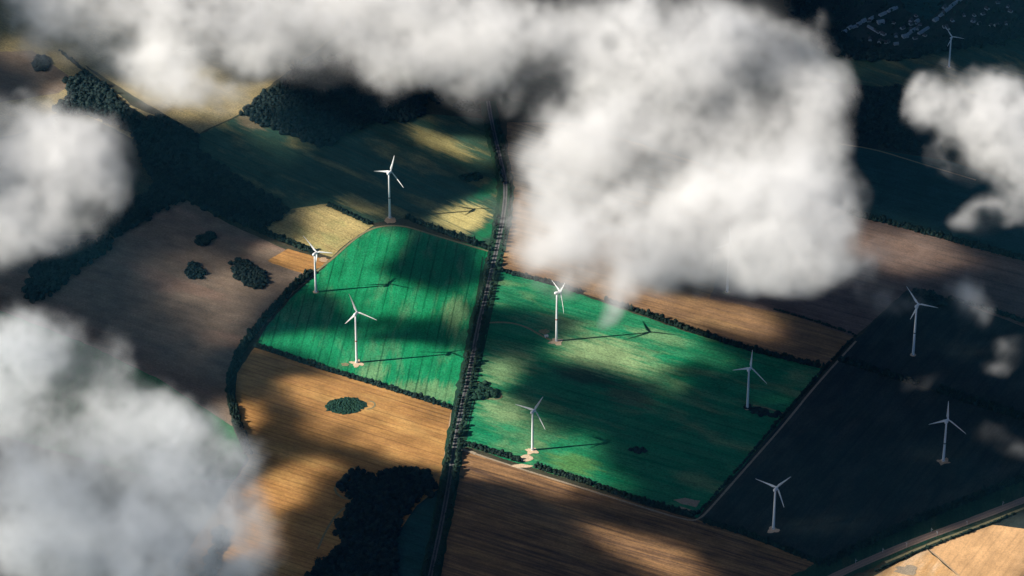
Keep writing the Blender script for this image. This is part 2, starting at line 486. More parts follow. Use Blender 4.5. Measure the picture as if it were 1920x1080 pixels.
RAIL = [(1520, 1102), (1600, 1064), (1655, 1040), (1720, 1013), (1800, 984), (1850, 965), (1920, 938), (1990, 910)]
rail_pts = px_line(RAIL)
ribbon('verge', px_line([(1500, 1100), (1600, 1053), (1700, 1007), (1800, 966), (1920, 918), (1990, 890)]), 62, M['verge'],
       'dark grassy cutting beside the railway', 'verge', 0.52)
ribbon('railway_bed', rail_pts, 15, M['ballast'], 'brown ballast bed of the railway in the bottom corner', 'railway', 0.62, jitter=0.1)
for off in (-4.2, -2.7, 2.7, 4.2):
    q = []
    for i, p in enumerate(rail_pts):
        a = rail_pts[max(0, i - 1)]; b = rail_pts[min(len(rail_pts) - 1, i + 1)]
        d = (b - a).normalized()
        q.append(p + Vector((-d.y, d.x, 0)) * off)
    o = ribbon('rail', q, 0.5, M['rail'], None, None, 0.80, jitter=0.0, parent=bpy.data.objects['railway_bed'])
ribbon('path', px_line([(1660, 1055), (1700, 1038), (1760, 1013), (1820, 992), (1870, 973), (1990, 925)]), 5.0, M['dusty'],
       'pale service lane along the south side of the railway', 'path', 0.60)


def blob_px(cx, cy, rx, ry, n=18, rough=0.18, rot=0.0, star=0):
    out = []
    ph = random.random() * 6.28
    for k in range(n):
        a = 2 * math.pi * k / n
        r = 1 + random.gauss(0, rough)
        if star:
            r *= 1 + 0.28 * math.cos(star * a + ph)
        x, y = rx * r * math.cos(a), ry * r * math.sin(a)
        c, s = math.cos(rot), math.sin(rot)
        out.append((cx + c * x - s * y, cy + s * x + c * y))
    return out


PADS = [
    (731, 413, 11, 6, 'earth', 0, 'sandy mound at the foot of the turbine above the striped field'),
    (606, 487, 8, 5, 'earth', 0, 'small sandy pad beside the turbine at the field corner'),
    (669, 682, 11, 6, 'pad', 4, 'bright star shaped stone pad under the turbine in the striped field'),
    (1043, 641, 12, 6, 'pad', 4, 'bright stone pad under the turbine with the white hut'),
    (1020, 622, 10, 5, 'dusty', 0, 'dusty heap of spoil beside the white hut'),
    (998, 846, 11, 6, 'pad', 4, 'bright stone pad under the turbine at the bottom hedge'),
    (985, 860, 14, 7, 'pad', 0, 'round sandy turning place below the bottom hedge turbine'),
    (978, 874, 20, 3.4, 'pad', 0, 'pale lay by where the turning place meets the gravel path'),
    (1769, 866, 11, 5, 'earth', 4, 'dim sandy pad under the turbine in the wide dark field'),
    (1450, 994, 11, 6, 'pad', 3, 'three pointed sandy pad under the turbine near the railway'),
    (1363, 549, 9, 4, 'dusty', 0, 'dull pad under the turbine that fades into cloud'),
    (647, 684, 8, 3, 'dusty', 0, 'small bare patch beside the star shaped pad'),
]
for (cx, cy, rx, ry, mk, star, lab) in PADS:
    patch('gravel_pad', blob_px(cx, cy, rx, ry, 20 if star else 16, 0.12, 0, star), M[mk], lab, 'gravel pad', 0.5, 5, 0.64 + random.random() * .03)
for (px, lab) in (
    ([(1262, 938), (1285, 934), (1313, 940), (1305, 952), (1296, 949), (1280, 946)], 'pale bare scrape in the far corner of the green field'),
    ([(1275, 950), (1300, 957), (1290, 962), (1272, 955)], 'smaller pale sliver below the corner scrape'),
    ([(862, 838), (893, 849), (890, 853), (860, 843)], 'pale gateway where the gravel path leaves the road')):
    patch('bare_patch', px, M['track'], lab, 'bare patch', 0.8, 5, 0.655)
patch('bare_patch', blob_px(1700, 1068, 22, 9, 16, .2), M['track'], 'whitish scrape in the ochre field wedge', 'bare patch', 0.8, 5, 0.655)
ring = px_line([(812, 748), (820, 752), (822, 759), (815, 764), (806, 763)], 2)
ring = px_line([(690, 752), (701, 754), (704, 760), (698, 766), (688, 768)], 2)
ribbon('path', ring, 3.0, M['dusty'], 'small curved wheel mark beside the oval bush', 'path', 0.60)

# ------------------------------------------------------------------ trees
def ico(sub):
    bm = bmesh.new()
    bmesh.ops.create_icosphere(bm, subdivisions=sub, radius=1.0)
    V = np.array([v.co[:] for v in bm.verts]); F = np.array([[v.index for v in f.verts] for f in bm.faces])
    bm.free()
    return V, F


ICO1 = ico(2)
ICO0 = ico(1)


def crown_shape(rng, leaves=46, core=ICO1, flat=0.85):
    """A lumpy core with leaf clumps standing out all round it. Unit radius, base at z = 0."""
    V, F = core[0].copy(), core[1]
    dirs = rng.standard_normal((7, 3)); dirs /= np.linalg.norm(dirs, axis=1)[:, None]
    bump = np.zeros(len(V))
    for d in dirs:
        bump += 0.17 * np.exp(3.5 * (V @ d - 1))* rng.uniform(.4, 1.6)
    V = V * (0.70 + bump + rng.uniform(-.07, .07, len(V)))[:, None]
    L = rng.standard_normal((leaves, 3)); L /= np.linalg.norm(L, axis=1)[:, None]
    L[:, 2] = np.where(L[:, 2] < -.5, -L[:, 2], L[:, 2])
    c = L * rng.uniform(.62, 1.02, leaves)[:, None]
    a = np.cross(L, rng.standard_normal((leaves, 3))); a /= np.linalg.norm(a, axis=1)[:, None] + 1e-9
    t = L * .35 + rng.standard_normal((leaves, 3)) * .5
    b = np.cross(a, t); b /= np.linalg.norm(b, axis=1)[:, None] + 1e-9
    s = rng.uniform(.16, .34, leaves)[:, None]
    q = np.stack([c - a * s, c - b * s * .8, c + a * s, c + b * s * .8], 1).reshape(-1, 3)
    base = len(V) + 4 * np.arange(leaves)[:, None]
    F2 = np.concatenate([base + np.array([[0, 1, 2]]), base + np.array([[0, 2, 3]])])
    V = np.concatenate([V, q]); V[:, 2] = (V[:, 2] + 0.85) * flat
    return V, np.concatenate([F, F2])


CROWNS = [crown_shape(np.random.default_rng(100 + k)) for k in range(8)]
SMALL = [crown_shape(np.random.default_rng(200 + k), 18, ICO0) for k in range(6)]


def scatter_crowns(name, spots, mat, rng, shapes=CROWNS, parent=None):
    """spots: (x, y, z, radius, height). One mesh of many crowns."""
    Vs, Fs, n = [], [], 0
    for (x, y, z, r, h) in spots:
        V, F = shapes[rng.integers(len(shapes))]
        a = rng.uniform(0, 6.283); c, s = math.cos(a), math.sin(a)
        P = np.empty_like(V)
        P[:, 0] = (V[:, 0] * c - V[:, 1] * s) * r + x
        P[:, 1] = (V[:, 0] * s + V[:, 1] * c) * r + y
        P[:, 2] = V[:, 2] * (h / 1.55) + z
        Vs.append(P); Fs.append(F + n); n += len(V)
    return array_object(name, np.concatenate(Vs), np.concatenate(Fs), mat, parent)


def inside(poly, X, Y):
    res = np.zeros(len(X), bool)
    n = len(poly)
    for i in range(n):
        x0, y0 = poly[i]; x1, y1 = poly[(i + 1) % n]
        c = ((y0 > Y) != (y1 > Y)) & (X < (x1 - x0) * (Y - y0) / (y1 - y0 + 1e-12) + x0)
        res ^= c
    return res


def wood(name, px, spacing, label, mat, cat='wood', hmin=9, hmax=16, seed=1, kind='stuff', ragged=4.0):
    rng = np.random.default_rng(seed)
    poly = [(at(*q).x, at(*q).y) for q in px]
    P = np.array(poly); lo, hi = P.min(0), P.max(0)
    gx, gy = np.meshgrid(np.arange(lo[0] - 5, hi[0] + 5, spacing), np.arange(lo[1] - 5, hi[1] + 5, spacing))
    X = gx.ravel() + rng.uniform(-.45, .45, gx.size) * spacing
    Y = gy.ravel() + rng.uniform(-.45, .45, gx.size) * spacing
    k = inside(poly, X + rng.normal(0, ragged, X.size), Y + rng.normal(0, ragged, X.size))
    X, Y = X[k], Y[k]
    h = hmin + (hmax - hmin) * (.35 * rng.random(X.size) + .65 * rng.random(X.size) ** 2)
    r = spacing * rng.uniform(.72, 1.15, X.size)
    o = scatter_crowns(name, np.stack([X, Y, np.full(X.size, -1.0), r, h], 1), mat, rng, CROWNS if spacing > 4 else SMALL)
    # the crown points are written round the wood's own centre
    c = P.mean(0)
    co = np.empty(len(o.data.vertices) * 3, np.float32); o.data.vertices.foreach_get("co", co)
    co = co.reshape(-1, 3); co[:, 0] -= c[0]; co[:, 1] -= c[1]
    o.data.vertices.foreach_set("co", co.reshape(-1)); o.location = (c[0], c[1], 0)
    return tag(o, label, cat, None, kind)


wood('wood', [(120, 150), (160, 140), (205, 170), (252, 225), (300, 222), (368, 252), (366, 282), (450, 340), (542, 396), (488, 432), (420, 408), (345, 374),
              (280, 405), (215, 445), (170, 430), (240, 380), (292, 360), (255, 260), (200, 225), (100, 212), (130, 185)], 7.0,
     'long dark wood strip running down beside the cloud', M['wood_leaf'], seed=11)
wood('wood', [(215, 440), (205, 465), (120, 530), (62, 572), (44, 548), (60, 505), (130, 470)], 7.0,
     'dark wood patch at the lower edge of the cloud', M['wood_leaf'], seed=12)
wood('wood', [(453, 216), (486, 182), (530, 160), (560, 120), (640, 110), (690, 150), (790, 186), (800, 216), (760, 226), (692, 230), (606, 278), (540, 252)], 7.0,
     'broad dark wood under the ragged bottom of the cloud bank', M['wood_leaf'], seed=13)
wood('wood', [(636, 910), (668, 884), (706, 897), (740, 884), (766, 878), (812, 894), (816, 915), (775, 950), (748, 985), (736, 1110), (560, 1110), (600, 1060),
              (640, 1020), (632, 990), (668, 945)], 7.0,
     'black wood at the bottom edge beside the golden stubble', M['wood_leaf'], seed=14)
wood('copse', [(x, y) for x, y in blob_px(648, 761, 36, 15, 22, .05, -.05)], 3.4, 'oval green bush in the golden stubble field', M['copse_leaf'], 'copse', 2, 4.2, 15, ragged=.6)
wood('copse', blob_px(384, 450, 19, 10, 16, .06, -.4), 5.5, 'small copse nearest the wood in the brown field', M['wood_leaf'], 'copse', 6, 11, 16, ragged=1.5)
wood('copse', blob_px(365, 510, 16, 15, 16, .06), 5.5, 'round copse in the brown field', M['wood_leaf'], 'copse', 6, 11, 17, ragged=1.5)
wood('copse', blob_px(467, 516, 38, 19, 18, .06, .6), 5.5, 'long copse nearest the striped field, in the brown field', M['wood_leaf'], 'copse', 7, 12, 18, ragged=2)
wood('copse', [(886, 724), (905, 722), (922, 730), (936, 738), (934, 745), (910, 746), (884, 748)], 7.0, 'low spinney jutting from the roadside into the green field',
     M['copse_leaf'], 'copse', 6, 10, 19, ragged=1.5)
wood('copse', blob_px(75, 120, 15, 13, 16, .08), 7.5, 'round bush on the grey brown field by the cloud', M['wood_leaf'], 'copse', 7, 12, 20, ragged=1.5)
wood('copse', blob_px(874, 202, 22, 9, 16, .1, .15), 8.0, 'small dark copse at the head of the road', M['wood_leaf'], 'copse', 7, 12, 21)
wood('copse', [(782, 158), (800, 162), (832, 190), (822, 194), (795, 178)], 8.0, 'thin line of dark trees below the cloud bank', M['wood_leaf'], 'copse', 7, 12, 22)
wood('copse', blob_px(886, 332, 20, 7, 16, .1, -.2), 7.0, 'low dark scrub in place of a cloud shadow near the road in the grey green meadow', M['copse_leaf'], 'copse', 4, 7, 23)  # bushes added where only a cloud shadow darkens the meadow
wood('copse', blob_px(1196, 846, 12, 6, 14, .1), 6.0, 'dark bush alone in the shaded green field', M['wood_leaf'], 'copse', 5, 8, 24, ragged=1)
wood('copse', [(1390, 766), (1400, 758), (1425, 766), (1462, 776), (1458, 782), (1420, 776)], 6.5, 'low dark scrub at the foot of the turbine by the diagonal', M['wood_leaf'], 'copse', 3, 5, 25, ragged=1)
wood('wood', [(1470, -30), (1520, -30), (1535, 20), (1520, 52), (1495, 44), (1478, 20)], 9.0, 'dark wood beside the cloud at the top edge', M['wood_leaf'], seed=26)
wood('wood', [(1520, 62), (1570, 60), (1620, 92), (1700, 98), (1800, 78), (1990, 42), (1990, 56), (1800, 92), (1700, 112), (1610, 112), (1560, 100), (1520, 84)], 8.5,
     'tree belt along the near side of the village', M['wood_leaf'], seed=27)
wood('wood', [(1716, 548), (1760, 556), (1778, 572), (1740, 575), (1710, 566)], 8.0, 'dark thicket behind the turbine under the wisps', M['wood_leaf'], seed=28, hmax=11)
wood('wood', [(1600, 172), (1690, 166), (1700, 230), (1730, 290), (1640, 272), (1598, 262)], 9.0, 'square dark plantation between two clouds', M['wood_leaf'], seed=29, hmax=13)
wood('wood', [(385, 1080), (395, 1040), (408, 1000), (420, 990), (424, 1005), (410, 1040), (400, 1085)], 8.0, 'thin tree line showing through the bottom cloud', M['wood_leaf'], seed=30)


def hedgerow(px, width, label, mat, seed, hmin=3.5, hmax=7.5, spacing=3.4, smooth=2, gap=0.03):
    rng = np.random.default_rng(seed)
    width *= 0.92
    pts = resample(px_line(px, smooth), spacing)
    rows = max(1, int(round(width / 5.0)))
    spots = []
    for i, p in enumerate(pts):
        if rng.random() < gap: continue
        a = pts[max(0, i - 1)]; b = pts[min(len(pts) - 1, i + 1)]
        d = (b - a); d.z = 0; d.normalize(); n = Vector((-d.y, d.x, 0))
        for k in range(rows):
            off = (k - (rows - 1) / 2) * width / rows + rng.normal(0, width * .07)
            q = p + n * off + d * rng.normal(0, 1.2)
            big = rng.random() < .16
            h = rng.uniform(hmin, hmax) * (1.45 if big else 1)
            spots.append((q.x, q.y, -.4, rng.uniform(2.6, 4.0) * (1.3 if big else 1) * min(1.0, .55 + width / 14), h))
    c = Vector((sum(s[0] for s in spots) / len(spots), sum(s[1] for s in spots) / len(spots), 0))
    o = scatter_crowns('hedgerow', [(s[0] - c.x, s[1] - c.y, *s[2:]) for s in spots], mat, rng, SMALL if width < 7 else CROWNS)
    o.location = c
    return tag(o, label, 'hedge', 'field hedges')


HL = M['hedge_leaf']
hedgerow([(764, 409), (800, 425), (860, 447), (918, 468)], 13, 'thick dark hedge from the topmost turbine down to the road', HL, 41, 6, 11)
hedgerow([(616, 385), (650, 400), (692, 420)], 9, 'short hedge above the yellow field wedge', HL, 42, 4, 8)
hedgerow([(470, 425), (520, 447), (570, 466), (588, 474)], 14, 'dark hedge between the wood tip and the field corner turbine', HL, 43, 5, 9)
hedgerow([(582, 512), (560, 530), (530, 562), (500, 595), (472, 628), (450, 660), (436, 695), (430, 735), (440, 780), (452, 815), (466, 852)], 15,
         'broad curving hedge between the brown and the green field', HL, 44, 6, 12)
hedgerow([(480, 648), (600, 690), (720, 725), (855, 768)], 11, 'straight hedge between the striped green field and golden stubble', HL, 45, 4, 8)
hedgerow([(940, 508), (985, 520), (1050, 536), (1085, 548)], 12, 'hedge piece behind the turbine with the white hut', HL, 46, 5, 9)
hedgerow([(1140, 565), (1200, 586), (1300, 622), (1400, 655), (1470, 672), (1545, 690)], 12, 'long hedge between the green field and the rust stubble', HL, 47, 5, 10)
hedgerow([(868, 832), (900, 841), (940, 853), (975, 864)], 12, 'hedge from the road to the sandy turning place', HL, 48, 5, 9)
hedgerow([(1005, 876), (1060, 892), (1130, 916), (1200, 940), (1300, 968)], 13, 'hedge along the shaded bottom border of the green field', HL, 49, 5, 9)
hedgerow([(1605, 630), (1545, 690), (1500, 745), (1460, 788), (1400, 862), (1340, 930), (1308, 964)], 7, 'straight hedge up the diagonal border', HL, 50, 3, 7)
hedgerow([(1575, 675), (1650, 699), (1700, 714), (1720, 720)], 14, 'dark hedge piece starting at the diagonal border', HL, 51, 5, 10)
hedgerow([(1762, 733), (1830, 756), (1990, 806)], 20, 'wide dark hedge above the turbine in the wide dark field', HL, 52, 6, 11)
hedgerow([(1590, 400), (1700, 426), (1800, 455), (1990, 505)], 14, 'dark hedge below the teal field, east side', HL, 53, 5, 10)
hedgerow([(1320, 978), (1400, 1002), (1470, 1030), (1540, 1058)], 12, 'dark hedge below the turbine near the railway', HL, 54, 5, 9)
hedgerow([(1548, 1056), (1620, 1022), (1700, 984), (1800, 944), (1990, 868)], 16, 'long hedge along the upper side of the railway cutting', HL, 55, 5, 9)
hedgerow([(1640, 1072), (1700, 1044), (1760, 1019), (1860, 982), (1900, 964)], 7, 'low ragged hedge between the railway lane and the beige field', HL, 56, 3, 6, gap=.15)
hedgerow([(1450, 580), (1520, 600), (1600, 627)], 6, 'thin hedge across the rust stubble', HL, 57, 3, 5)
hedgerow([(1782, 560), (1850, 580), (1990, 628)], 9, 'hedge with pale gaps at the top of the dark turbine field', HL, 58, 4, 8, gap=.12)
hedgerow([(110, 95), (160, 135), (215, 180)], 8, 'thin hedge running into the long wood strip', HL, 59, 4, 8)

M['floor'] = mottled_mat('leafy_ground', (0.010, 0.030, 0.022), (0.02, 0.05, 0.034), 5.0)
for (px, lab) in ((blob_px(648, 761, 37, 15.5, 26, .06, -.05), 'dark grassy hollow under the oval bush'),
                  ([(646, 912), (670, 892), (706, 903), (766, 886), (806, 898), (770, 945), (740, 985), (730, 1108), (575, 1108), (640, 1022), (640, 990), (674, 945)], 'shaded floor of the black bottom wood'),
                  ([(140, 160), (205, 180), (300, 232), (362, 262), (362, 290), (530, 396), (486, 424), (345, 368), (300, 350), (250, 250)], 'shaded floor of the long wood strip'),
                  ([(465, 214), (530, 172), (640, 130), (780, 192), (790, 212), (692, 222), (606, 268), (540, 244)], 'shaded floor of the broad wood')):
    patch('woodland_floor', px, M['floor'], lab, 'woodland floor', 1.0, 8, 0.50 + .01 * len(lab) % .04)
ribbon('path', px_line([(664, 876), (626, 911), (633, 931), (667, 940), (633, 961), (610, 997), (596, 1030)], 1), 4.0, M['dusty'],
       'pale trampled edge round the black bottom wood', 'path', 0.57)
ribbon('path', px_line([(934, 520), (921, 590), (906, 660), (893, 710)], 1), 2.4, M['verge'], 'dark tractor line beside the road, upper half of the east field', 'path', 0.555)
ribbon('path', px_line([(890, 752), (880, 790), (874, 826)], 1), 2.4, M['verge'], 'dark tractor line beside the road, lower half of the east field', 'path', 0.555)
ribbon('path', px_line([(905, 482), (897, 545), (880, 640), (862, 730), (850, 760)], 1), 2.4, M['verge'], 'dark headland line along the road in the striped field', 'path', 0.555)
ribbon('path', px_line([(846, 775), (838, 830), (826, 900)], 1), 2.4, M['earth'], 'brown headland line beside the road in the golden stubble', 'path', 0.555)

# roadside trees: every tree is its own object
def trunk_mesh(h, r):
    v, f = [], []
    for k, (z, s) in enumerate(((0, 1.25), (h * .35, .9), (h * .7, .6), (h, .25))):
        for j in range(7):
            a = 2 * math.pi * j / 7
            v.append((r * s * math.cos(a), r * s * math.sin(a), z))
        if k:
            b = 7 * k
            for j in range(7):
                f.append((b - 7 + j, b - 7 + (j + 1) % 7, b + (j + 1) % 7, b + j))
    for (a, t, L) in ((.4, .35, 2.2), (2.6, .45, 2.0), (4.5, .4, 2.1)):
        n = len(v)
        z0 = h * t
        for j in range(4):
            aa = math.pi / 2 * j
            v.append((.14 * math.cos(aa), .14 * math.sin(aa), z0))
        v.append((L * math.cos(a), L * math.sin(a), z0 + L * .9))
        f += [(n + j, n + (j + 1) % 4, n + 4) for j in range(4)]
    return v, f


TRUNKS, CRN = [], []
tv, tf = trunk_mesh(6.5, .38)
trunk_me = bpy.data.meshes.new('trunk'); trunk_me.from_pydata(tv, [], tf); trunk_me.materials.append(M['bark'])
for k in range(6):
    V, F = crown_shape(np.random.default_rng(300 + k), 90, ICO1)
    V = V.copy(); V[:, 0] *= 3.5; V[:, 1] *= 3.5; V[:, 2] = V[:, 2] * 5.0 + 1.9
    me = bpy.data.meshes.new('crown'); me.from_pydata(V.tolist(), [], F.tolist()); me.materials.append(M['tree_leaf'])
    CRN.append(me)


def roadside_tree(p, s, k, label, group):
    e = empty('roadside_tree', (p.x, p.y, 0.3), random.random() * 6.28)
    e.scale = (s, s, s * random.uniform(.9, 1.15))
    t = bpy.data.objects.new('trunk', trunk_me); COL.objects.link(t); t.parent = e
    c = bpy.data.objects.new('crown', CRN[k % 6]); COL.objects.link(c); c.parent = e
    tag(e, label, 'tree', group)


def tree_row(px, off, spacing, label, group, drop, smin=.8, smax=1.3):
    pts = px_line(px)
    pts = resample(pts, spacing)
    for i, p in enumerate(pts):
        if random.random() < drop: continue
        a = pts[max(0, i - 1)]; b = pts[min(len(pts) - 1, i + 1)]
        d = (b - a); d.z = 0; d.normalize()
        q = p + Vector((-d.y, d.x, 0)) * (off + random.gauss(0, .8)) + d * random.gauss(0, 1.0)
        roadside_tree(q, random.uniform(smin, smax), random.randrange(6), label, group)


NEAR = ROAD[6:15]; FAR = ROAD[1:7]; LAST = ROAD[13:]
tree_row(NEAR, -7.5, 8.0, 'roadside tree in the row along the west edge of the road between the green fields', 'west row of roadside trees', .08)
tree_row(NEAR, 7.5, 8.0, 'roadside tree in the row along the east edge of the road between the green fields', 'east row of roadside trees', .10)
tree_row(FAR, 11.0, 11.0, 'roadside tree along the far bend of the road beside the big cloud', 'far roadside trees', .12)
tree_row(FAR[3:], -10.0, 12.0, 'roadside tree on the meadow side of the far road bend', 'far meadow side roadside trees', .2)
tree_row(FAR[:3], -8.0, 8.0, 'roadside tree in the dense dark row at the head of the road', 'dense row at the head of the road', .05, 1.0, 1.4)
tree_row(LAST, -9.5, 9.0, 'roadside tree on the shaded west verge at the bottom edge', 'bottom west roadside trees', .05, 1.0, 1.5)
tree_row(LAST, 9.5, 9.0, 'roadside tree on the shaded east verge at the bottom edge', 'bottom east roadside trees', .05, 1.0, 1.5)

# ------------------------------------------------------------------ wind turbines
def lathe(profile, seg=24, axis='z'):
    v, f = [], []
    for k, (t, r) in enumerate(profile):
        for j in range(seg):
            a = 2 * math.pi * j / seg
            c, s = r * math.cos(a), r * math.sin(a)
            v.append((c, s, t) if axis == 'z' else (c, t, s))
        if k:
            b = seg * k
            for j in range(seg):
                q = (b - seg + j, b - seg + (j + 1) % seg, b + (j + 1) % seg, b + j)
                f.append(q if axis == 'z' else q[::-1])
    f.append(tuple(range(seg))[::-1] if axis == 'z' else tuple(range(seg)))
    n = len(v) - seg
    f.append(tuple(range(n, n + seg)) if axis == 'z' else tuple(range(n, n + seg))[::-1])
    return v, f


def blade_mesh(R):
    """A tapered, twisted blade along +x; the rotor axis is y, the chord lies near the rotor plane."""
    st = [(0.03, .95, 1.9, 0), (0.07, .92, 2.1, 8), (.12, .6, 3.0, 16), (.19, .34, 3.7, 15), (.3, .26, 3.25, 11), (.45, .21, 2.6, 7),
          (.6, .18, 2.05, 4), (.75, .16, 1.55, 2), (.88, .14, 1.1, 0.5), (.96, .13, .75, 0), (1.0, .12, .28, -1)]
    v, f, seg = [], [], 12
    for k, (t, thick, chord, tw) in enumerate(st):
        chord *= 1.22 * R / 41.0
        a = math.radians(tw)
        bend = -1.1 * t * t
        for j in range(seg):
            q = 2 * math.pi * j / seg
            cx = math.cos(q)
            z = chord * (.5 * cx + (.18 if k > 1 else 0))
            y = .5 * chord * thick * math.sin(q) * (1 - .35 * (cx < 0) * abs(cx))
            v.append((t * R, y * math.cos(a) - z * math.sin(a) + bend, y * math.sin(a) + z * math.cos(a)))
        if k:
            b = seg * k
            for j in range(seg):
                f.append((b - seg + j, b - seg + (j + 1) % seg, b + (j + 1) % seg, b + j))
    f.append(tuple(range(seg))[::-1]); n = len(v) - seg
    f.append(tuple(range(n, n + seg)))
    return v, f


def make_mesh(name, vf, mat, smooth=True):
    me = bpy.data.meshes.new(name)
    me.from_pydata(vf[0], [], vf[1])
    me.materials.append(mat)
    if smooth:
        me.polygons.foreach_set("use_smooth", [len(p.vertices) <= 4 for p in me.polygons])
    return me


def part(name, me, parent, loc=(0, 0, 0), rot=(0, 0, 0)):
    o = bpy.data.objects.new(name, me)
    COL.objects.link(o)
    o.parent = parent
    o.location = loc
    o.rotation_euler = rot
    return o


BLADE = {R: make_mesh('blade', blade_mesh(R), M['turbine']) for R in (41.0, 28.0)}
NACELLE = make_mesh('nacelle', lathe([(-5.4, .5), (-5.1, 1.5), (-4.2, 2.4), (-2.6, 2.95), (-.5, 3.0), (1.5, 2.7), (3.2, 2.4), (4.6, 2.3)], 20, 'y'), M['turbine'])
HUB = make_mesh('hub', lathe([(4.65, 2.2), (5.4, 2.45), (6.6, 2.5), (8.0, 2.2), (9.2, 1.5), (9.9, .7), (10.1, .15)], 20, 'y'), M['turbine'])
OVER = 7.2


def turbine(px, h, yaw, phase, label, R=41.0, band=None):
    b = at(*px)
    s = R / 41.0
    e = empty('wind_turbine', (b.x, b.y, 0.7), -math.radians(yaw))
    tag(e, label, 'wind turbine', 'turbines of the wind farm')
    rb, rt = 2.55 * s ** .5, 1.5 * s ** .5
    hb = h * .45
    rr = lambda z: rb + (rt - rb) * (z / h) ** .9 if z > 0 else rb
    prof = [(-.8, rb * 1.04), (.6, rb * 1.03), (.65, rb)] + [(z, rr(z)) for z in np.linspace(2, h - 2.6 * s, 9)]
    tw = part('tower', make_mesh('tower', lathe(prof, 24), M['turbine']), e)
    if band:
        part('tower_band', make_mesh('tower_band', lathe([(hb - 1.2, rr(hb) + .12), (hb + 1.2, rr(hb) + .11)], 24), M[band]), tw)
    part('tower_door', make_mesh('tower_door', ([(-.6, -rb - .12, 1), (.6, -rb - .12, 1), (.6, -rb - .12, 3.4), (-.6, -rb - .12, 3.4),
                                                 (-.6, -rb + .4, 1), (.6, -rb + .4, 1), (.6, -rb + .4, 3.4), (-.6, -rb + .4, 3.4)],
                                                [(0, 1, 2, 3), (1, 5, 6, 2), (4, 0, 3, 7), (3, 2, 6, 7), (0, 4, 5, 1)]), M['grey'], False), tw)
    n = part('nacelle', NACELLE, e, (0, 0, h)); n.scale = (s, s, s)
    hub = part('hub', HUB, e, (0, 0, h)); hub.scale = (s, s, s)
    for i in range(3):
        a = math.radians(phase) - i * 2 * math.pi / 3
        part('blade', BLADE[R], e, (0, OVER * s, h), (0, -a, 0))
    # foundation ring
    part('foundation', make_mesh('foundation', lathe([(-1.0, rb + 3.2), (-.25, rb + 3.0), (.05, rb + 1.6)], 24), M['pad']), e)
    return e


turbine((731, 408.5), 103, 31, 196.5, 'white wind turbine on a sandy mound above the striped green field', band='grey')
turbine((592.4, 547.2), 85.5, 35.5, 139.5, 'white wind turbine in front of the sunlit orange soil corner')
turbine((669, 680), 108, 24, 112, 'white wind turbine with a red band inside the striped green field', band='red')
turbine((1043.5, 639.5), 108, 68, 177.5, 'white red banded wind turbine seen side on, beside a white hut', band='red')
turbine((998.3, 844), 83.7, 33, 184, 'white wind turbine beside the round sandy turning place')
turbine((1401.2, 765.6), 85.5, 31.5, -153, 'white wind turbine in the shaded green field beside the diagonal border')
turbine((1712, 665.4), 109, 32, 130, 'tall white wind turbine under the drifting wisps on dark land', band='grey')
turbine((1768.7, 864.3), 86, 27, -148, 'white wind turbine on a dim pad below the wide dark hedge', band='grey')
turbine((1450, 992), 85.4, 26.5, 172, 'white wind turbine on a three pointed pad near the railway')
turbine((1363.3, 547.6), 106, 32, 95, 'wind turbine whose head is lost in the big cloud', band='grey')
turbine((1779.2, 126), 70, 33, 130, 'small far wind turbine rising behind the cloud near the village', 28.0)

# ------------------------------------------------------------------ huts and masts
def box(x0, x1, y0, y1, z0, z1):
    v = [(x0, y0, z0), (x1, y0, z0), (x1, y1, z0), (x0, y1, z0), (x0, y0, z1), (x1, y0, z1), (x1, y1, z1), (x0, y1, z1)]
    return v, [(3, 2, 1, 0), (4, 5, 6, 7), (0, 1, 5, 4), (1, 2, 6, 5), (2, 3, 7, 6), (3, 0, 4, 7)]


b = at(1024.5, 632)
hut = empty('transformer_hut', (b.x, b.y, .55), .25)
tag(hut, 'small white transformer hut beside the side on turbine', 'hut')
part('wall', make_mesh('wall', box(-3.2, 3.2, -2.2, 2.2, 0, 3.0), M['wallw'], False), hut)
part('roof', make_mesh('roof', box(-3.6, 3.6, -2.6, 2.6, 3.01, 3.4), M['wallw'], False), hut)
part('door', make_mesh('door', box(-.9, .9, -2.26, -2.205, .1, 2.4), M['grey'], False), hut)

MAST_POLE = make_mesh('pole', lathe([(0, .35), (4, .3), (9.5, .22)], 8), M['steel'])
MAST_ARM = make_mesh('arm', box(-.12, .12, 0.2, 4.2, 7.6, 7.9), M['steel'], False)
MAST_STRUT = make_mesh('strut', box(-.1, .1, 0.2, 3.4, 6.4, 6.6), M['steel'], False)
for (px, side, lab) in (((1604, 1056), 1, 'railway mast nearest the bottom edge, upper side of the tracks'), ((1655, 1036), 1, 'second railway mast from the bottom edge, upper side of the tracks'),
                        ((1700, 1026), -1, 'railway mast lower side of the tracks near the ochre field'), ((1746, 998), 1, 'third railway mast from the bottom edge, upper side of the tracks'),
                        ((1757, 1005), -1, 'railway mast lower side of the tracks near the beige field'), ((1813, 985), -1, 'last railway mast before the dark grass corner'),
                        ((1880, 948), 1, 'railway mast closest to the picture edge')):
    p = at(*px)
    ang = ground_dir((1655, 1040), (1850, 965)) + (math.pi if side > 0 else 0)
    e = empty('railway_mast', (p.x, p.y, .55), ang)
    tag(e, lab, 'railway mast', 'masts along the railway')
    part('pole', MAST_POLE, e); part('arm', MAST_ARM, e); part('strut', MAST_STRUT, e)

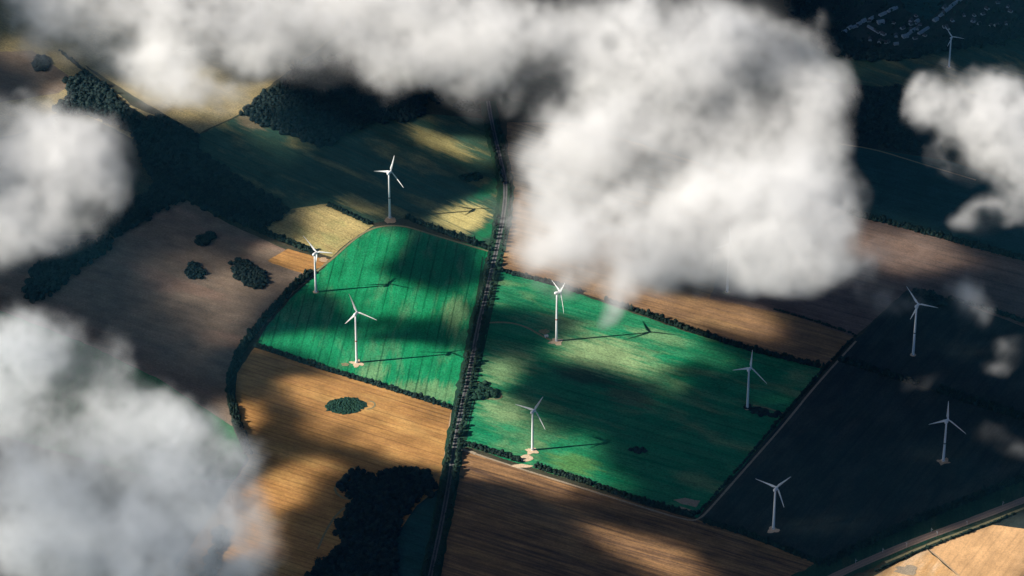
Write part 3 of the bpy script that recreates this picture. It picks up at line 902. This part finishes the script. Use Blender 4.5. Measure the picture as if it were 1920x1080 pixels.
# ------------------------------------------------------------------ village
def house_mesh(L, Wd, H, rh):
    wall = box(-L / 2, L / 2, -Wd / 2, Wd / 2, 0, H)
    v = list(wall[0]) + [(-L / 2, 0, H + rh - .1), (L / 2, 0, H + rh - .1)]
    f = list(wall[1][2:]) + [(4, 7, 8), (5, 9, 6), (3, 2, 1, 0)]
    o = .6
    rv = [(-L / 2 - o, -Wd / 2 - o, H - .4), (L / 2 + o, -Wd / 2 - o, H - .4), (L / 2 + o, 0, H + rh), (-L / 2 - o, 0, H + rh),
          (L / 2 + o, Wd / 2 + o, H - .4), (-L / 2 - o, Wd / 2 + o, H - .4)]
    rv += [(x, y, z + .35) for x, y, z in rv]
    rf = [(6, 7, 8, 9), (9, 8, 10, 11), (0, 3, 2, 1), (3, 5, 4, 2), (0, 1, 7, 6), (4, 5, 11, 10), (1, 2, 8, 7), (2, 4, 10, 8), (3, 0, 6, 9), (5, 3, 9, 11)]
    return (v, f), (rv, rf)


HOUSE = {}
for key, dims in {'cottage': (11, 8, 3.6, 3.2), 'barn': (24, 9, 4.0, 3.0), 'long': (34, 8, 3.5, 2.2)}.items():
    w, r = house_mesh(*dims)
    HOUSE[key] = (make_mesh('wall', w, M['wallw'], False), make_mesh('roof', r, M['roofg'], False), make_mesh('roof', r, M['roofd'], False),
                  make_mesh('window', box(-.6, .6, -.05, .05, -.6, .6), M['glass'], False), dims)


def house(px, key, ang, dark, label, group, scale=1.0):
    p = at(*px)
    e = empty('house' if key == 'cottage' else 'barn', (p.x, p.y, .5), ang)
    e.scale = (scale,) * 3
    wm, rg, rd, wi, d = HOUSE[key]
    wl = part('wall', wm, e); part('roof', rd if dark else rg, e)
    n = 3 if key == 'cottage' else 5
    for k in range(n):
        x = (k - (n - 1) / 2) * d[0] / (n + .4)
        part('window', wi, wl, (x, -d[1] / 2 - .03, 1.9))
    tag(e, label, 'house' if key == 'cottage' else 'barn', group)


L1 = 'pale roofed house in the outer row of the far village'
for q in ((1583, 61), (1593, 54), (1601, 52), (1611, 46), (1619, 41), (1634, 37), (1667, 22), (1673, 19), (1679, 17)):
    house(q, 'cottage', ground_dir((1575, 65), (1680, 18)) + random.gauss(0, .06), False, L1, 'outer row of village houses', random.uniform(.75, 1.1))
house((1655, 28), 'barn', ground_dir((1575, 65), (1680, 18)), False, 'pale barn in the outer row of the far village', None, .8)
house((1635, 55), 'long', ground_dir((1628, 50), (1648, 62)), False, 'long pale shed inside the near end of the village', None, .75)
house((1644, 60), 'barn', ground_dir((1628, 50), (1648, 62)), True, 'dark roofed barn beside the long shed of the village', None, .7)
house((1651, 44), 'cottage', .3, False, 'lone pale house between the outer row and the long shed', None, 1.3)
house((1697, 70), 'cottage', .4, False, 'bright end house of the short village row nearest the tree belt', None, 1.2)
for q in ((1705, 64), (1711, 60), (1713, 57)):
    house(q, 'cottage', ground_dir((1695, 72), (1715, 58)), False, 'pale house in the short village row near the tree belt', 'short village row', .8)
house((1727, 62), 'barn', ground_dir((1722, 66), (1740, 55)), False, 'near barn of the street pair by the village corner', None, .75)
house((1736, 56), 'barn', ground_dir((1722, 66), (1740, 55)), False, 'far barn of the street pair by the village corner', None, .7)
house((1754, 39), 'cottage', .8, False, 'first pale house of the diagonal village street', None, 1.1)
house((1765, 29), 'barn', ground_dir((1752, 40), (1805, 0)), False, 'first pale barn of the diagonal village street', None, .7)
house((1776, 20), 'long', ground_dir((1752, 40), (1805, 0)), False, 'long pale building halfway up the diagonal village street', None, .85)
house((1786, 11), 'barn', ground_dir((1752, 40), (1805, 0)), False, 'second pale barn of the diagonal village street', None, .8)
house((1800, 1), 'long', ground_dir((1752, 40), (1805, 0)), False, 'bright building where the village street meets the top edge', None, .9)
house((1680, 84), 'cottage', .2, False, 'single pale house on the near fringe of the village', None, .9)
house((1719, 42), 'cottage', .9, False, 'pale house below the village common', None, 1.0)
rngv = np.random.default_rng(5)
for k in range(38):
    q = (rngv.uniform(1600, 1735), rngv.uniform(30, 82)) if k % 2 else (rngv.uniform(1770, 1915), rngv.uniform(6, 55))
    house(q, 'cottage', rngv.uniform(0, 3), True, 'small dark roofed house among the dim village gardens', 'dim village houses', rngv.uniform(.7, 1.0))
vt = []
for k in range(260):
    q = at(rngv.uniform(1560, 1960), rngv.uniform(0, 90))
    vt.append((q.x, q.y, 0, rngv.uniform(2.5, 4.5), rngv.uniform(5, 9)))
o = scatter_crowns('garden_trees', vt, M['hedge_leaf'], rngv, SMALL)
tag(o, 'dark garden trees scattered between the village houses', 'garden trees', None, 'stuff')

# ------------------------------------------------------------------ clouds (real volumes)
def noise3(shape, cell, rng):
    """Smooth noise on a regular grid; cell is the lattice spacing in voxels."""
    def weights(n):
        m = int(math.ceil(n / cell)) + 4
        t = np.arange(n) / cell + rng.random()
        i = np.floor(t).astype(int)
        f = t - i
        w = np.zeros((n, m + 1))
        r = np.arange(n)
        w[r, i] += (1 - f) ** 3 / 6
        w[r, i + 1] += (3 * f ** 3 - 6 * f ** 2 + 4) / 6
        w[r, i + 2] += (-3 * f ** 3 + 3 * f ** 2 + 3 * f + 1) / 6
        w[r, i + 3] += f ** 3 / 6
        return w
    ws = [weights(n) for n in shape]
    lat = rng.standard_normal([w.shape[1] for w in ws]).astype(np.float32)
    g = np.tensordot(ws[0].astype(np.float32), lat, (1, 0))
    g = np.tensordot(g, ws[1].astype(np.float32), (1, 1)).transpose(0, 2, 1)
    g = np.tensordot(g, ws[2].astype(np.float32), (2, 1))
    return g * 2.2


def fbm3(shape, cell, octaves, rng, gain=0.55, billow=0.0):
    out = np.zeros(shape, np.float32)
    a = 1.0
    for _ in range(octaves):
        n = noise3(shape, cell, rng)
        if billow:
            n = (1 - billow) * n + billow * (0.8 - 1.7 * np.abs(n))
        out += a * n
        a *= gain
        cell *= 0.5
        if cell < 1.6:
            break
    return out


def volume_material(name, density, color):
    m = bpy.data.materials.new(name)
    m.use_nodes = True
    nt = m.node_tree
    nt.nodes.clear()
    o = nt.nodes.new("ShaderNodeOutputMaterial")
    v = nt.nodes.new("ShaderNodeVolumePrincipled")
    v.inputs["Color"].default_value = (*color, 1)
    v.inputs["Density"].default_value = density
    v.inputs["Anisotropy"].default_value = 0.0
    nt.links.new(v.outputs["Volume"], o.inputs["Volume"])
    return m


def grid_tree(name, lo, hi, res, mat):
    """Geometry nodes that pour the density kept on the object's points into a fog grid."""
    t = bpy.data.node_groups.new(name, 'GeometryNodeTree')
    t.interface.new_socket("Geometry", in_out='INPUT', socket_type='NodeSocketGeometry')
    t.interface.new_socket("Geometry", in_out='OUTPUT', socket_type='NodeSocketGeometry')
    N, L = t.nodes, t.links
    gi = N.new("NodeGroupInput"); go = N.new("NodeGroupOutput")
    pos = N.new("GeometryNodeInputPosition")
    step = [(hi[i] - lo[i]) / (res[i] - 1) for i in range(3)]
    sub = N.new("ShaderNodeVectorMath"); sub.operation = 'SUBTRACT'
    sub.inputs[1].default_value = lo
    div = N.new("ShaderNodeVectorMath"); div.operation = 'DIVIDE'
    div.inputs[1].default_value = step
    add = N.new("ShaderNodeVectorMath"); add.operation = 'ADD'
    add.inputs[1].default_value = (0.5, 0.5, 0.5)
    flo = N.new("ShaderNodeVectorMath"); flo.operation = 'FLOOR'
    L.new(pos.outputs[0], sub.inputs[0]); L.new(sub.outputs[0], div.inputs[0])
    L.new(div.outputs[0], add.inputs[0]); L.new(add.outputs[0], flo.inputs[0])
    sep = N.new("ShaderNodeSeparateXYZ"); L.new(flo.outputs[0], sep.inputs[0])
    ints = []
    for i in range(3):
        c = N.new("FunctionNodeFloatToInt"); c.rounding_mode = 'ROUND'
        L.new(sep.outputs[i], c.inputs[0])
        ints.append(c.outputs[0])
    def imath(op, a, b):
        n = N.new("FunctionNodeIntegerMath"); n.operation = op
        for k, s in enumerate((a, b)):
            if isinstance(s, int):
                n.inputs[k].default_value = s
            else:
                L.new(s, n.inputs[k])
        return n.outputs[0]
    a = imath('MULTIPLY', ints[0], int(res[1] * res[2]))
    b = imath('MULTIPLY', ints[1], int(res[2]))
    idx = imath('ADD', imath('ADD', a, b), ints[2])
    att = N.new("GeometryNodeInputNamedAttribute"); att.data_type = 'FLOAT'
    att.inputs["Name"].default_value = "thickness"
    si = N.new("GeometryNodeSampleIndex"); si.data_type = 'FLOAT'; si.domain = 'POINT'
    L.new(gi.outputs[0], si.inputs["Geometry"])
    L.new(att.outputs["Attribute"], si.inputs["Value"])
    L.new(idx, si.inputs["Index"])
    vc = N.new("GeometryNodeVolumeCube")
    L.new(si.outputs["Value"], vc.inputs["Density"])
    vc.inputs["Min"].default_value = lo
    vc.inputs["Max"].default_value = hi
    for k, ax in enumerate("XYZ"):
        vc.inputs["Resolution " + ax].default_value = int(res[k])
    sm = N.new("GeometryNodeSetMaterial")
    sm.inputs["Material"].default_value = mat
    L.new(vc.outputs["Volume"], sm.inputs["Geometry"])
    L.new(sm.outputs["Geometry"], go.inputs[0])
    return t


def grid_object(name, centre, half, voxel, dens, mat):
    res = dens.shape
    lo = tuple(float(-h) for h in half)
    hi = tuple(float(-half[i] + voxel * (res[i] - 1)) for i in range(3))
    me = bpy.data.meshes.new(name)
    n = dens.size
    me.vertices.add(n)
    # the points that carry the density sit inside the cloud's own bounds
    ax = [np.linspace(lo[i], hi[i], res[i], dtype=np.float32) for i in range(3)]
    P = np.stack(np.meshgrid(*ax, indexing='ij'), -1).reshape(-1)
    me.vertices.foreach_set("co", P)
    at_ = me.attributes.new("thickness", 'FLOAT', 'POINT')
    at_.data.foreach_set("value", dens.reshape(-1).astype(np.float32))
    me.materials.append(mat)
    o = bpy.data.objects.new(name, me)
    COL.objects.link(o)
    o.location = centre
    md = o.modifiers.new("fog", 'NODES')
    md.node_group = grid_tree(name + "_fog", lo, hi, res, mat)
    return o


def make_cloud(name, puffs, seed, voxel, mat, amp=0.50, cell=130.0, thr=0.27, soft=0.62, billow=0.4, octaves=7, gain=0.80, grow=1.2, halo=0.36, torn=0.8):
    """puffs: (px, py, rx_px, ry_px, altitude, weight). Each is placed at its own altitude and true size."""
    rng = np.random.default_rng(seed)
    C, Rr, Wt = [], [], []
    for (px, py, rx, ry, alt, wt) in puffs:
        c = np.array(at(px, py, alt))
        s = np.dot(c - EYE, FW) / F_PX * grow
        C.append(c); Rr.append((rx * s, ry * s, ry * s)); Wt.append(wt)
    C = np.array(C); Rr = np.array(Rr)
    lo = (C - Rr * 1.45).min(0) - cell * .2; hi = (C + Rr * 1.45).max(0) + cell * .2
    ctr = (lo + hi) / 2; half = (hi - lo) / 2
    res = tuple(int(math.ceil(2 * h / voxel)) + 1 for h in half)
    ax = [np.arange(res[i]) * voxel - half[i] + ctr[i] for i in range(3)]
    # turbulence bends the puffs out of shape
    warp = []
    for i in range(3):
        w = noise3(res, cell * .75 / voxel, rng) * (cell * .17) + noise3(res, cell * .32 / voxel, rng) * (cell * .085) + noise3(res, cell * .14 / voxel, rng) * (cell * .04)
        sh = [1, 1, 1]; sh[i] = -1
        warp.append((w * torn + ax[i].reshape(sh)).astype(np.float32))
    F = np.zeros(res, np.float32)
    for c, r, w in zip(C, Rr, Wt):
        q = ((warp[0] - c[0]) / r[0]) ** 2
        q += ((warp[1] - c[1]) / r[1]) ** 2
        q += ((warp[2] - c[2]) / r[2]) ** 2
        F += np.float32(w) * np.exp(np.float32(-1.6) * q)
    del warp
    F = 1 - np.exp(-1.3 * F)
    n = fbm3(res, cell / voxel, octaves, rng, gain=gain, billow=billow)
    n /= n.std() + 1e-6
    x = F + amp * 0.5 * n * np.clip(F * 3.5, 0, 1) * (1.15 - .55 * F) - thr
    body = np.clip(x / soft, 0, 1) ** 1.3
    # ragged, see-through droplet fog round the body, torn by the same turbulence
    soft_n = noise3(res, cell * .9 / voxel, rng) + .7 * noise3(res, cell * .35 / voxel, rng)
    v = np.clip((F * (1 + 0.38 * soft_n) - 0.17) / 0.62, 0, 1)
    fog = v ** 1.6 * np.exp(np.clip(0.85 * n, -2.5, 1.6))
    d = (1 - halo) * body * np.exp(np.clip(.22 * n, -1, .8)) + halo * fog
    # fade at the bounds so that no face of the grid shows
    for i in range(3):
        e = np.minimum(np.arange(res[i]), np.arange(res[i])[::-1]) / 9.0
        sh = [1, 1, 1]; sh[i] = -1
        d *= np.clip(e, 0, 1).reshape(sh)
    d[d < 0.006] = 0
    return grid_object(name, Vector(ctr), half, voxel, d, mat)

# clouds outside the picture, between the sun and the land: they throw the shade
def to_px(X, Y, Z):
    d = np.stack([X - EYE[0], Y - EYE[1], Z - EYE[2]], -1)
    z = d @ FW
    return W_PX / 2 + F_PX * (d @ RT) / z, H_PX / 2 - F_PX * (d @ UP) / z


# sunlit openings on the land: (px, py, rx, ry, turn in degrees, strength)
LIT = [
    (690, 465, 85, 42, -20, .9), (760, 560, 140, 42, 5, 1.0), (780, 705, 130, 48, 12, 1.1), (885, 590, 26, 150, 8, .6), (690, 640, 40, 30, 0, .25),
    (720, 810, 150, 55, 14, 1.2), (610, 745, 60, 18, 14, .6), (545, 930, 75, 50, 10, 1.1), (485, 790, 30, 30, 0, .9), (620, 880, 60, 25, 10, .6), (500, 1000, 60, 50, 0, .6),
    (985, 535, 70, 28, 12, .9), (1120, 600, 190, 40, 12, .85), (1130, 665, 130, 42, 12, 1.1), (955, 690, 50, 48, 0, .9), (985, 780, 100, 40, 10, .9),
    (1070, 870, 115, 40, 12, 1.0), (930, 815, 60, 40, 0, .9), (1290, 650, 110, 24, 16, .9), (1220, 740, 90, 22, -25, .4),
    (975, 475, 60, 50, 20, 1.1), (1290, 578, 150, 26, 14, 1.0), (1120, 480, 120, 60, 10, .6),
    (950, 885, 100, 18, 15, 1.0), (1060, 915, 60, 14, 18, .6), (1185, 1000, 125, 26, 22, .9),
    (1800, 1055, 190, 58, -20, 1.6),
    (620, 435, 62, 42, 0, 1.2), (560, 492, 50, 18, 15, 1.2), (870, 408, 62, 36, 0, 1.2), (930, 420, 30, 60, 0, .8), (830, 262, 95, 16, 20, .6), (690, 385, 50, 14, 20, .5),
    (150, 190, 80, 40, 0, .9), (60, 100, 80, 50, 0, .5), (400, 190, 150, 65, 10, .7), (780, 150, 50, 22, 0, .8), (480, 175, 40, 30, 0, .6),
    (410, 560, 190, 120, 20, .40), (600, 640, 70, 26, 0, .5), (640, 560, 60, 40, 0, .5), (820, 660, 80, 30, 10, .5), (1255, 1045, 110, 24, 20, .6), (1680, 470, 150, 60, 10, .3), (1020, 855, 90, 36, 0, .7), (1110, 838, 70, 26, 0, .5), (1530, 982, 100, 16, 0, .52), (1840, 858, 100, 18, 0, .5), (1800, 655, 110, 18, 0, .48), (1470, 756, 80, 12, 0, .38), (600, 310, 170, 40, 18, .34), (820, 300, 120, 50, 10, .3), (430, 800, 30, 50, 0, .9), (440, 980, 70, 70, 0, .7),
    (1400, 600, 90, 30, 15, .35), (1700, 490, 180, 50, 12, .42), (1650, 130, 140, 40, 0, .25), (1290, 944, 30, 14, 0, .35), (1640, 985, 60, 30, -20, .25),
]
DARK = [
    (500, 880, 50, 12, -15, .6), (700, 860, 60, 9, 10, .5), (560, 975, 50, 14, 10, .6), (870, 960, 60, 60, 0, .8), (470, 720, 40, 40, 0, .5),
    (560, 790, 60, 10, 12, .5), (640, 845, 70, 8, 12, .35), (950, 1000, 140, 75, 20, 1.5), (600, 720, 70, 14, 14, .5),
    (835, 485, 95, 24, 5, .9), (590, 595, 80, 40, -15, .9), (770, 640, 130, 10, 3, .6), (520, 700, 70, 30, 15, .6), (515, 832, 55, 14, -8, .9), (780, 880, 80, 16, 8, .6),
    (1085, 712, 90, 16, 12, .7), (1010, 575, 60, 12, 5, .35), (1060, 745, 110, 12, 8, .5), (760, 350, 150, 45, 12, .9), (890, 332, 30, 10, 0, .5), (1190, 690, 50, 12, 10, .3),
    (980, 960, 130, 30, 15, .8),
]
DECK_Z, DECK_H, DV = 1450.0, 230.0, 14.0
per_m = 1.0 / math.tan(SUN_EL)
shift = Vector((SUN_TO.x, SUN_TO.y)) * (per_m * (DECK_Z + DECK_H / 2))
gx0, gx1, gy0, gy1 = -1700.0, 1650.0, -1500.0, 2100.0
nx, ny, nz = int((gx1 - gx0) / DV), int((gy1 - gy0) / DV), int(DECK_H / DV)
GX, GY = np.meshgrid(gx0 + np.arange(nx) * DV, gy0 + np.arange(ny) * DV, indexing='ij')
PX, PY = to_px(GX, GY, np.zeros_like(GX))
rngd = np.random.default_rng(77)
wx = fbm3((nx, ny, 1), 12, 4, rngd)[:, :, 0]; wy = fbm3((nx, ny, 1), 12, 4, rngd)[:, :, 0]
fine = fbm3((nx, ny, 1), 9, 3, rngd)[:, :, 0]
QX, QY = PX + 30 * wx, PY + 13 * wy
lit = np.zeros_like(PX)
for sgn, lst in ((1, LIT), (-1, DARK)):
    for (cx, cy, rx, ry, rot, st) in lst:
        c, s = math.cos(math.radians(rot)), math.sin(math.radians(rot))
        dx, dy = QX - cx, QY - cy
        k = 1.12 if sgn > 0 else 1.0
        u, v = (c * dx + s * dy) / (rx * k), (-s * dx + c * dy) / (ry * k)
        lit += sgn * st * (1.25 if sgn > 0 else 1.0) * np.exp(-1.1 * (u * u + v * v) ** 1.4)
lit = np.clip(lit + 0.2 * fine * (.25 + lit), 0, 1)
lit = lit * lit * (3 - 2 * lit)
tau = 4.4 * (1 - lit) ** 1.5                        # optical depth along the sun's rays
edge = np.minimum(np.minimum(GX - gx0, gx1 - GX), np.minimum(GY - gy0, gy1 - GY))
tau *= np.clip(edge / 90 + .5 * fine, 0, 1)
thick = DECK_H * (.35 + .5 * np.clip(tau / 4.4, 0, 1))          # metres of cloud
zz = (np.arange(nz) + .5) * DV
mid = DECK_H * .5
prof = np.clip(1.2 - np.abs(zz[None, None, :] - mid) / (thick[:, :, None] / 2), 0, 1)
prof /= prof.sum(2, keepdims=True) * DV + 1e-6
dens = tau[:, :, None] * math.sin(SUN_EL) * prof     # extinction per metre
# lean the columns with the sun so that a column shades one place
K = 0.03
deck_mat = volume_material('high_cloud', K, (.74, .82, .87))
lean = np.zeros((nx, ny, nz), np.float32)
for k in range(nz):
    ox = SUN_TO.x * per_m * (zz[k] - mid) / DV; oy = SUN_TO.y * per_m * (zz[k] - mid) / DV
    lean[:, :, k] = np.roll(np.roll(dens[:, :, k], -int(round(ox)), 0), -int(round(oy)), 1)
lean[:24] = 0; lean[-24:] = 0; lean[:, :6] = 0; lean[:, -6:] = 0
lean = np.pad(lean, 1)
lean[lean < 1e-5] = 0
nx, ny, nz = lean.shape
half = (nx * DV / 2, ny * DV / 2, nz * DV / 2)
ctr = Vector(((gx0 + gx1) / 2 - shift.x, (gy0 + gy1) / 2 - shift.y, DECK_Z + DECK_H / 2))
deck = grid_object('clouds', ctr, half, DV, lean / K, deck_mat)
tag(deck, 'broken cloud layer up sun of the fields that shades them', 'clouds', None, 'stuff')


# boundary-layer haze under the clouds
hv = bpy.data.materials.new('haze'); hv.use_nodes = True
hv.node_tree.nodes.clear()
ho = hv.node_tree.nodes.new("ShaderNodeOutputMaterial"); hp = hv.node_tree.nodes.new("ShaderNodeVolumePrincipled")
hp.inputs["Color"].default_value = (0.12, 0.56, 0.86, 1); hp.inputs["Density"].default_value = 4.4e-5
hv.node_tree.links.new(hp.outputs["Volume"], ho.inputs["Volume"])
HB = box(-46000, 46000, -31000, 61000, -2, 560)
o = mesh_object('haze', HB[0], HB[1], hv)
tag(o, 'thin blue haze lying over the whole landscape', 'haze', None, 'stuff')

# ------------------------------------------------------------------ the clouds in the picture
cm = volume_material('cloud', 0.0175, (.996, .996, .995))
cb = volume_material('shade_tinted_cloud', 0.0145, (.962, .983, .994))  # blue tint puts this cloud's sky-lit shade into its colour
cw = volume_material('wisp_cloud', 0.0065, (.993, .993, .993))
A = 1300.0
c = make_cloud('cloud', [(90, 0, 90, 50, A, .9), (180, 40, 110, 70, A, 1), (290, 70, 110, 80, A, .9), (300, 130, 80, 60, A, .7), (350, 180, 60, 45, A, .45), (420, 40, 130, 80, A, 1), (500, 90, 110, 60, A, .8), (430, 130, 90, 60, A, .5),
                         (540, 50, 120, 80, A, 1), (580, 105, 90, 50, A, .8), (690, 60, 130, 70, A, 1), (700, 110, 110, 45, A, .7), (800, 80, 120, 70, A, 1), (860, 130, 80, 50, A, .7), (930, 90, 110, 90, A, 1),
                         (940, 165, 90, 60, A, .9), (1000, 130, 80, 70, A, .8), (640, -30, 420, 60, A, 1), (740, 10, 150, 55, A, 1), (860, 20, 120, 60, A, .8), (400, 195, 100, 45, A, .55), (330, 215, 50, 30, A, .3)],
               92, 3.6, cm, torn=.7)
tag(c, 'long ragged cloud bank across the top edge', 'cloud', None, 'stuff')
c = make_cloud('cloud', [(1102, 110, 110, 110, A, .9), (1202, 120, 120, 110, A, .9), (1312, 130, 120, 90, A, .9), (1432, 120, 90, 80, A, 1), (1492, 110, 60, 70, A, .7), (1282, 270, 190, 120, A, 1.2),
                         (1432, 240, 120, 110, A, 1), (1522, 250, 70, 110, A, .8), (1102, 280, 90, 90, A, .9), (1092, 390, 90, 80, A, .9), (1057, 400, 70, 90, A, .8), (1047, 450, 50, 60, A, .7), (1067, 345, 65, 80, A, .8), (1007, 215, 80, 60, A, .8), (1082, 490, 90, 55, A, 1), (1162, 520, 90, 40, A, .6), (1387, 35, 110, 50, A, .7), (1062, 290, 70, 80, A, .8), (1162, 460, 90, 70, A, .8), (1272, 400, 160, 90, A, .85), (1432, 390, 130, 90, A, .8),
                         (1542, 400, 80, 80, A, .8), (1582, 470, 60, 60, A, .5), (1412, 445, 120, 45, A, .8), (1502, 470, 100, 45, A, .5), (1322, 470, 110, 40, A, .5), (1462, 500, 160, 30, A, .3), (1165, 548, 45, 45, A, .7), (1150, 592, 30, 40, A, .6), (1122, 10, 180, 60, A, .8), (1312, 10, 110, 40, A, .5), (1430, 400, 130, 75, A, .9), (1515, 420, 85, 65, A, .7), (1400, 425, 130, 40, A, .7), (1500, 470, 90, 40, A, .35)],
               53, 3.6, cm, torn=.7)
tag(c, 'big bright cloud in front of the rust stubble', 'cloud', None, 'stuff')
c = make_cloud('cloud', [(-60, 290, 120, 100, A, 1), (40, 270, 90, 75, A, 1), (120, 290, 80, 70, A, 1.1), (185, 310, 60, 70, A, .9), (70, 370, 110, 70, A, 1), (160, 390, 60, 50, A, .7), (-20, 430, 110, 60, A, .7), (90, 440, 70, 30, A, .5)],
               23, 3.4, cm, cell=80)
tag(c, 'white cloud over the wood at the picture edge', 'cloud', None, 'stuff')
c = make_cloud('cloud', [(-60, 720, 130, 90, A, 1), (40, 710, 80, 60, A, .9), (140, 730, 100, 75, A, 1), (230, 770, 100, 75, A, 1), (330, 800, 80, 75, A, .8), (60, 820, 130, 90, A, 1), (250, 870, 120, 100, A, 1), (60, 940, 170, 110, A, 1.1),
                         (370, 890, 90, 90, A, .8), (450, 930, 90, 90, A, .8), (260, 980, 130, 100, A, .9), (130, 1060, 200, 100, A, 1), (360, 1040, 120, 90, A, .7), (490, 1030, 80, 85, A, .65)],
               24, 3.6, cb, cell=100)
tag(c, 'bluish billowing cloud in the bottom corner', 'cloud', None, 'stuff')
c = make_cloud('cloud', [(1775, 150, 50, 36, A, 1), (1745, 200, 45, 50, A, .9), (1790, 230, 60, 55, A, 1.1), (1850, 190, 60, 50, A, 1), (1870, 260, 70, 60, A, 1.1), (1940, 240, 80, 80, A, 1), (1890, 330, 55, 50, A, 1), (1950, 360, 70, 70, A, .9), (1900, 410, 40, 30, A, .5)],
               25, 3.0, cm, cell=60)
tag(c, 'lumpy white cloud below the farthest turbine', 'cloud', None, 'stuff')
c = make_cloud('cloud', [(1825, 412, 42, 30, A, 1.1), (1800, 402, 26, 20, A, .6), (1868, 400, 28, 22, A, .6)], 26, 3.2, cm, cell=40)
tag(c, 'small oval puff hanging under the lumpy cloud', 'cloud', None, 'stuff')
# an added cloud up sun of the bottom corner, outside the picture, that dims that corner's cloud
def upsun(px, py, r, wt, rise=520.0):
    p = at(px, py, A)
    q = p + Vector((-SUN_TO.x * per_m * rise, -SUN_TO.y * per_m * rise, rise))
    x, y = to_px(np.float64(q.x), np.float64(q.y), np.float64(q.z))
    return (float(x), float(y), r, r * .7, A + rise, wt)
hc = volume_material('added_dimming_cloud', 0.0056, (.85, .91, .96))
c = make_cloud('cloud', [upsun(80, 960, 190, 1), upsun(260, 990, 190, 1), upsun(420, 960, 150, .8), upsun(150, 1090, 220, 1), upsun(330, 870, 90, .5), upsun(-60, 900, 150, .9)], 27, 8.0, hc, cell=150, soft=.5)
tag(c, 'unseen high thin cloud added to dim the bottom corner cloud', 'cloud', None, 'stuff')
W_ = 1150.0
for (pf, sd, lab) in (
    ([(1535, 55, 16, 34, W_, .5), (1555, 85, 22, 14, W_, .4)], 31, 'tiny wisp beside the top of the big cloud'),
    ([(1640, 480, 50, 30, W_, .6), (1700, 520, 40, 34, W_, .8), (1600, 500, 50, 40, W_, .5), (1650, 560, 40, 30, W_, .4)], 32, 'thin wisp trailing from the big cloud'),
    ([(1755, 470, 22, 30, W_, .7)], 33, 'faint wisp above the umber field'),
    ([(1790, 545, 22, 26, W_, .8), (1815, 575, 22, 28, W_, .9), (1832, 600, 16, 20, W_, .8)], 34, 'slanting wisp beside the turbine on dark land'),
    ([(1715, 722, 30, 16, W_, .8), (1755, 708, 26, 20, W_, .6)], 35, 'low wisp over the gap in the dark hedge'),
    ([(1855, 815, 24, 20, W_, .8), (1890, 850, 30, 24, W_, .4)], 36, 'wisp beside the turbine on the dim pad'),
    ([(1875, 685, 36, 14, W_, .6), (1905, 660, 36, 22, W_, .7)], 37, 'wisp at the picture edge above the wide dark hedge'),
    ([(1420, 868, 16, 26, W_, .27)], 38, 'faint wisp over the diagonal border'),
):
    c = make_cloud('cloud_wisp', pf, sd, 3.0, cw, amp=.8, cell=50, thr=.42, soft=.8, billow=.1, grow=1.6, halo=.6)
    tag(c, lab, 'cloud wisp', 'loose cloud wisps', 'stuff')
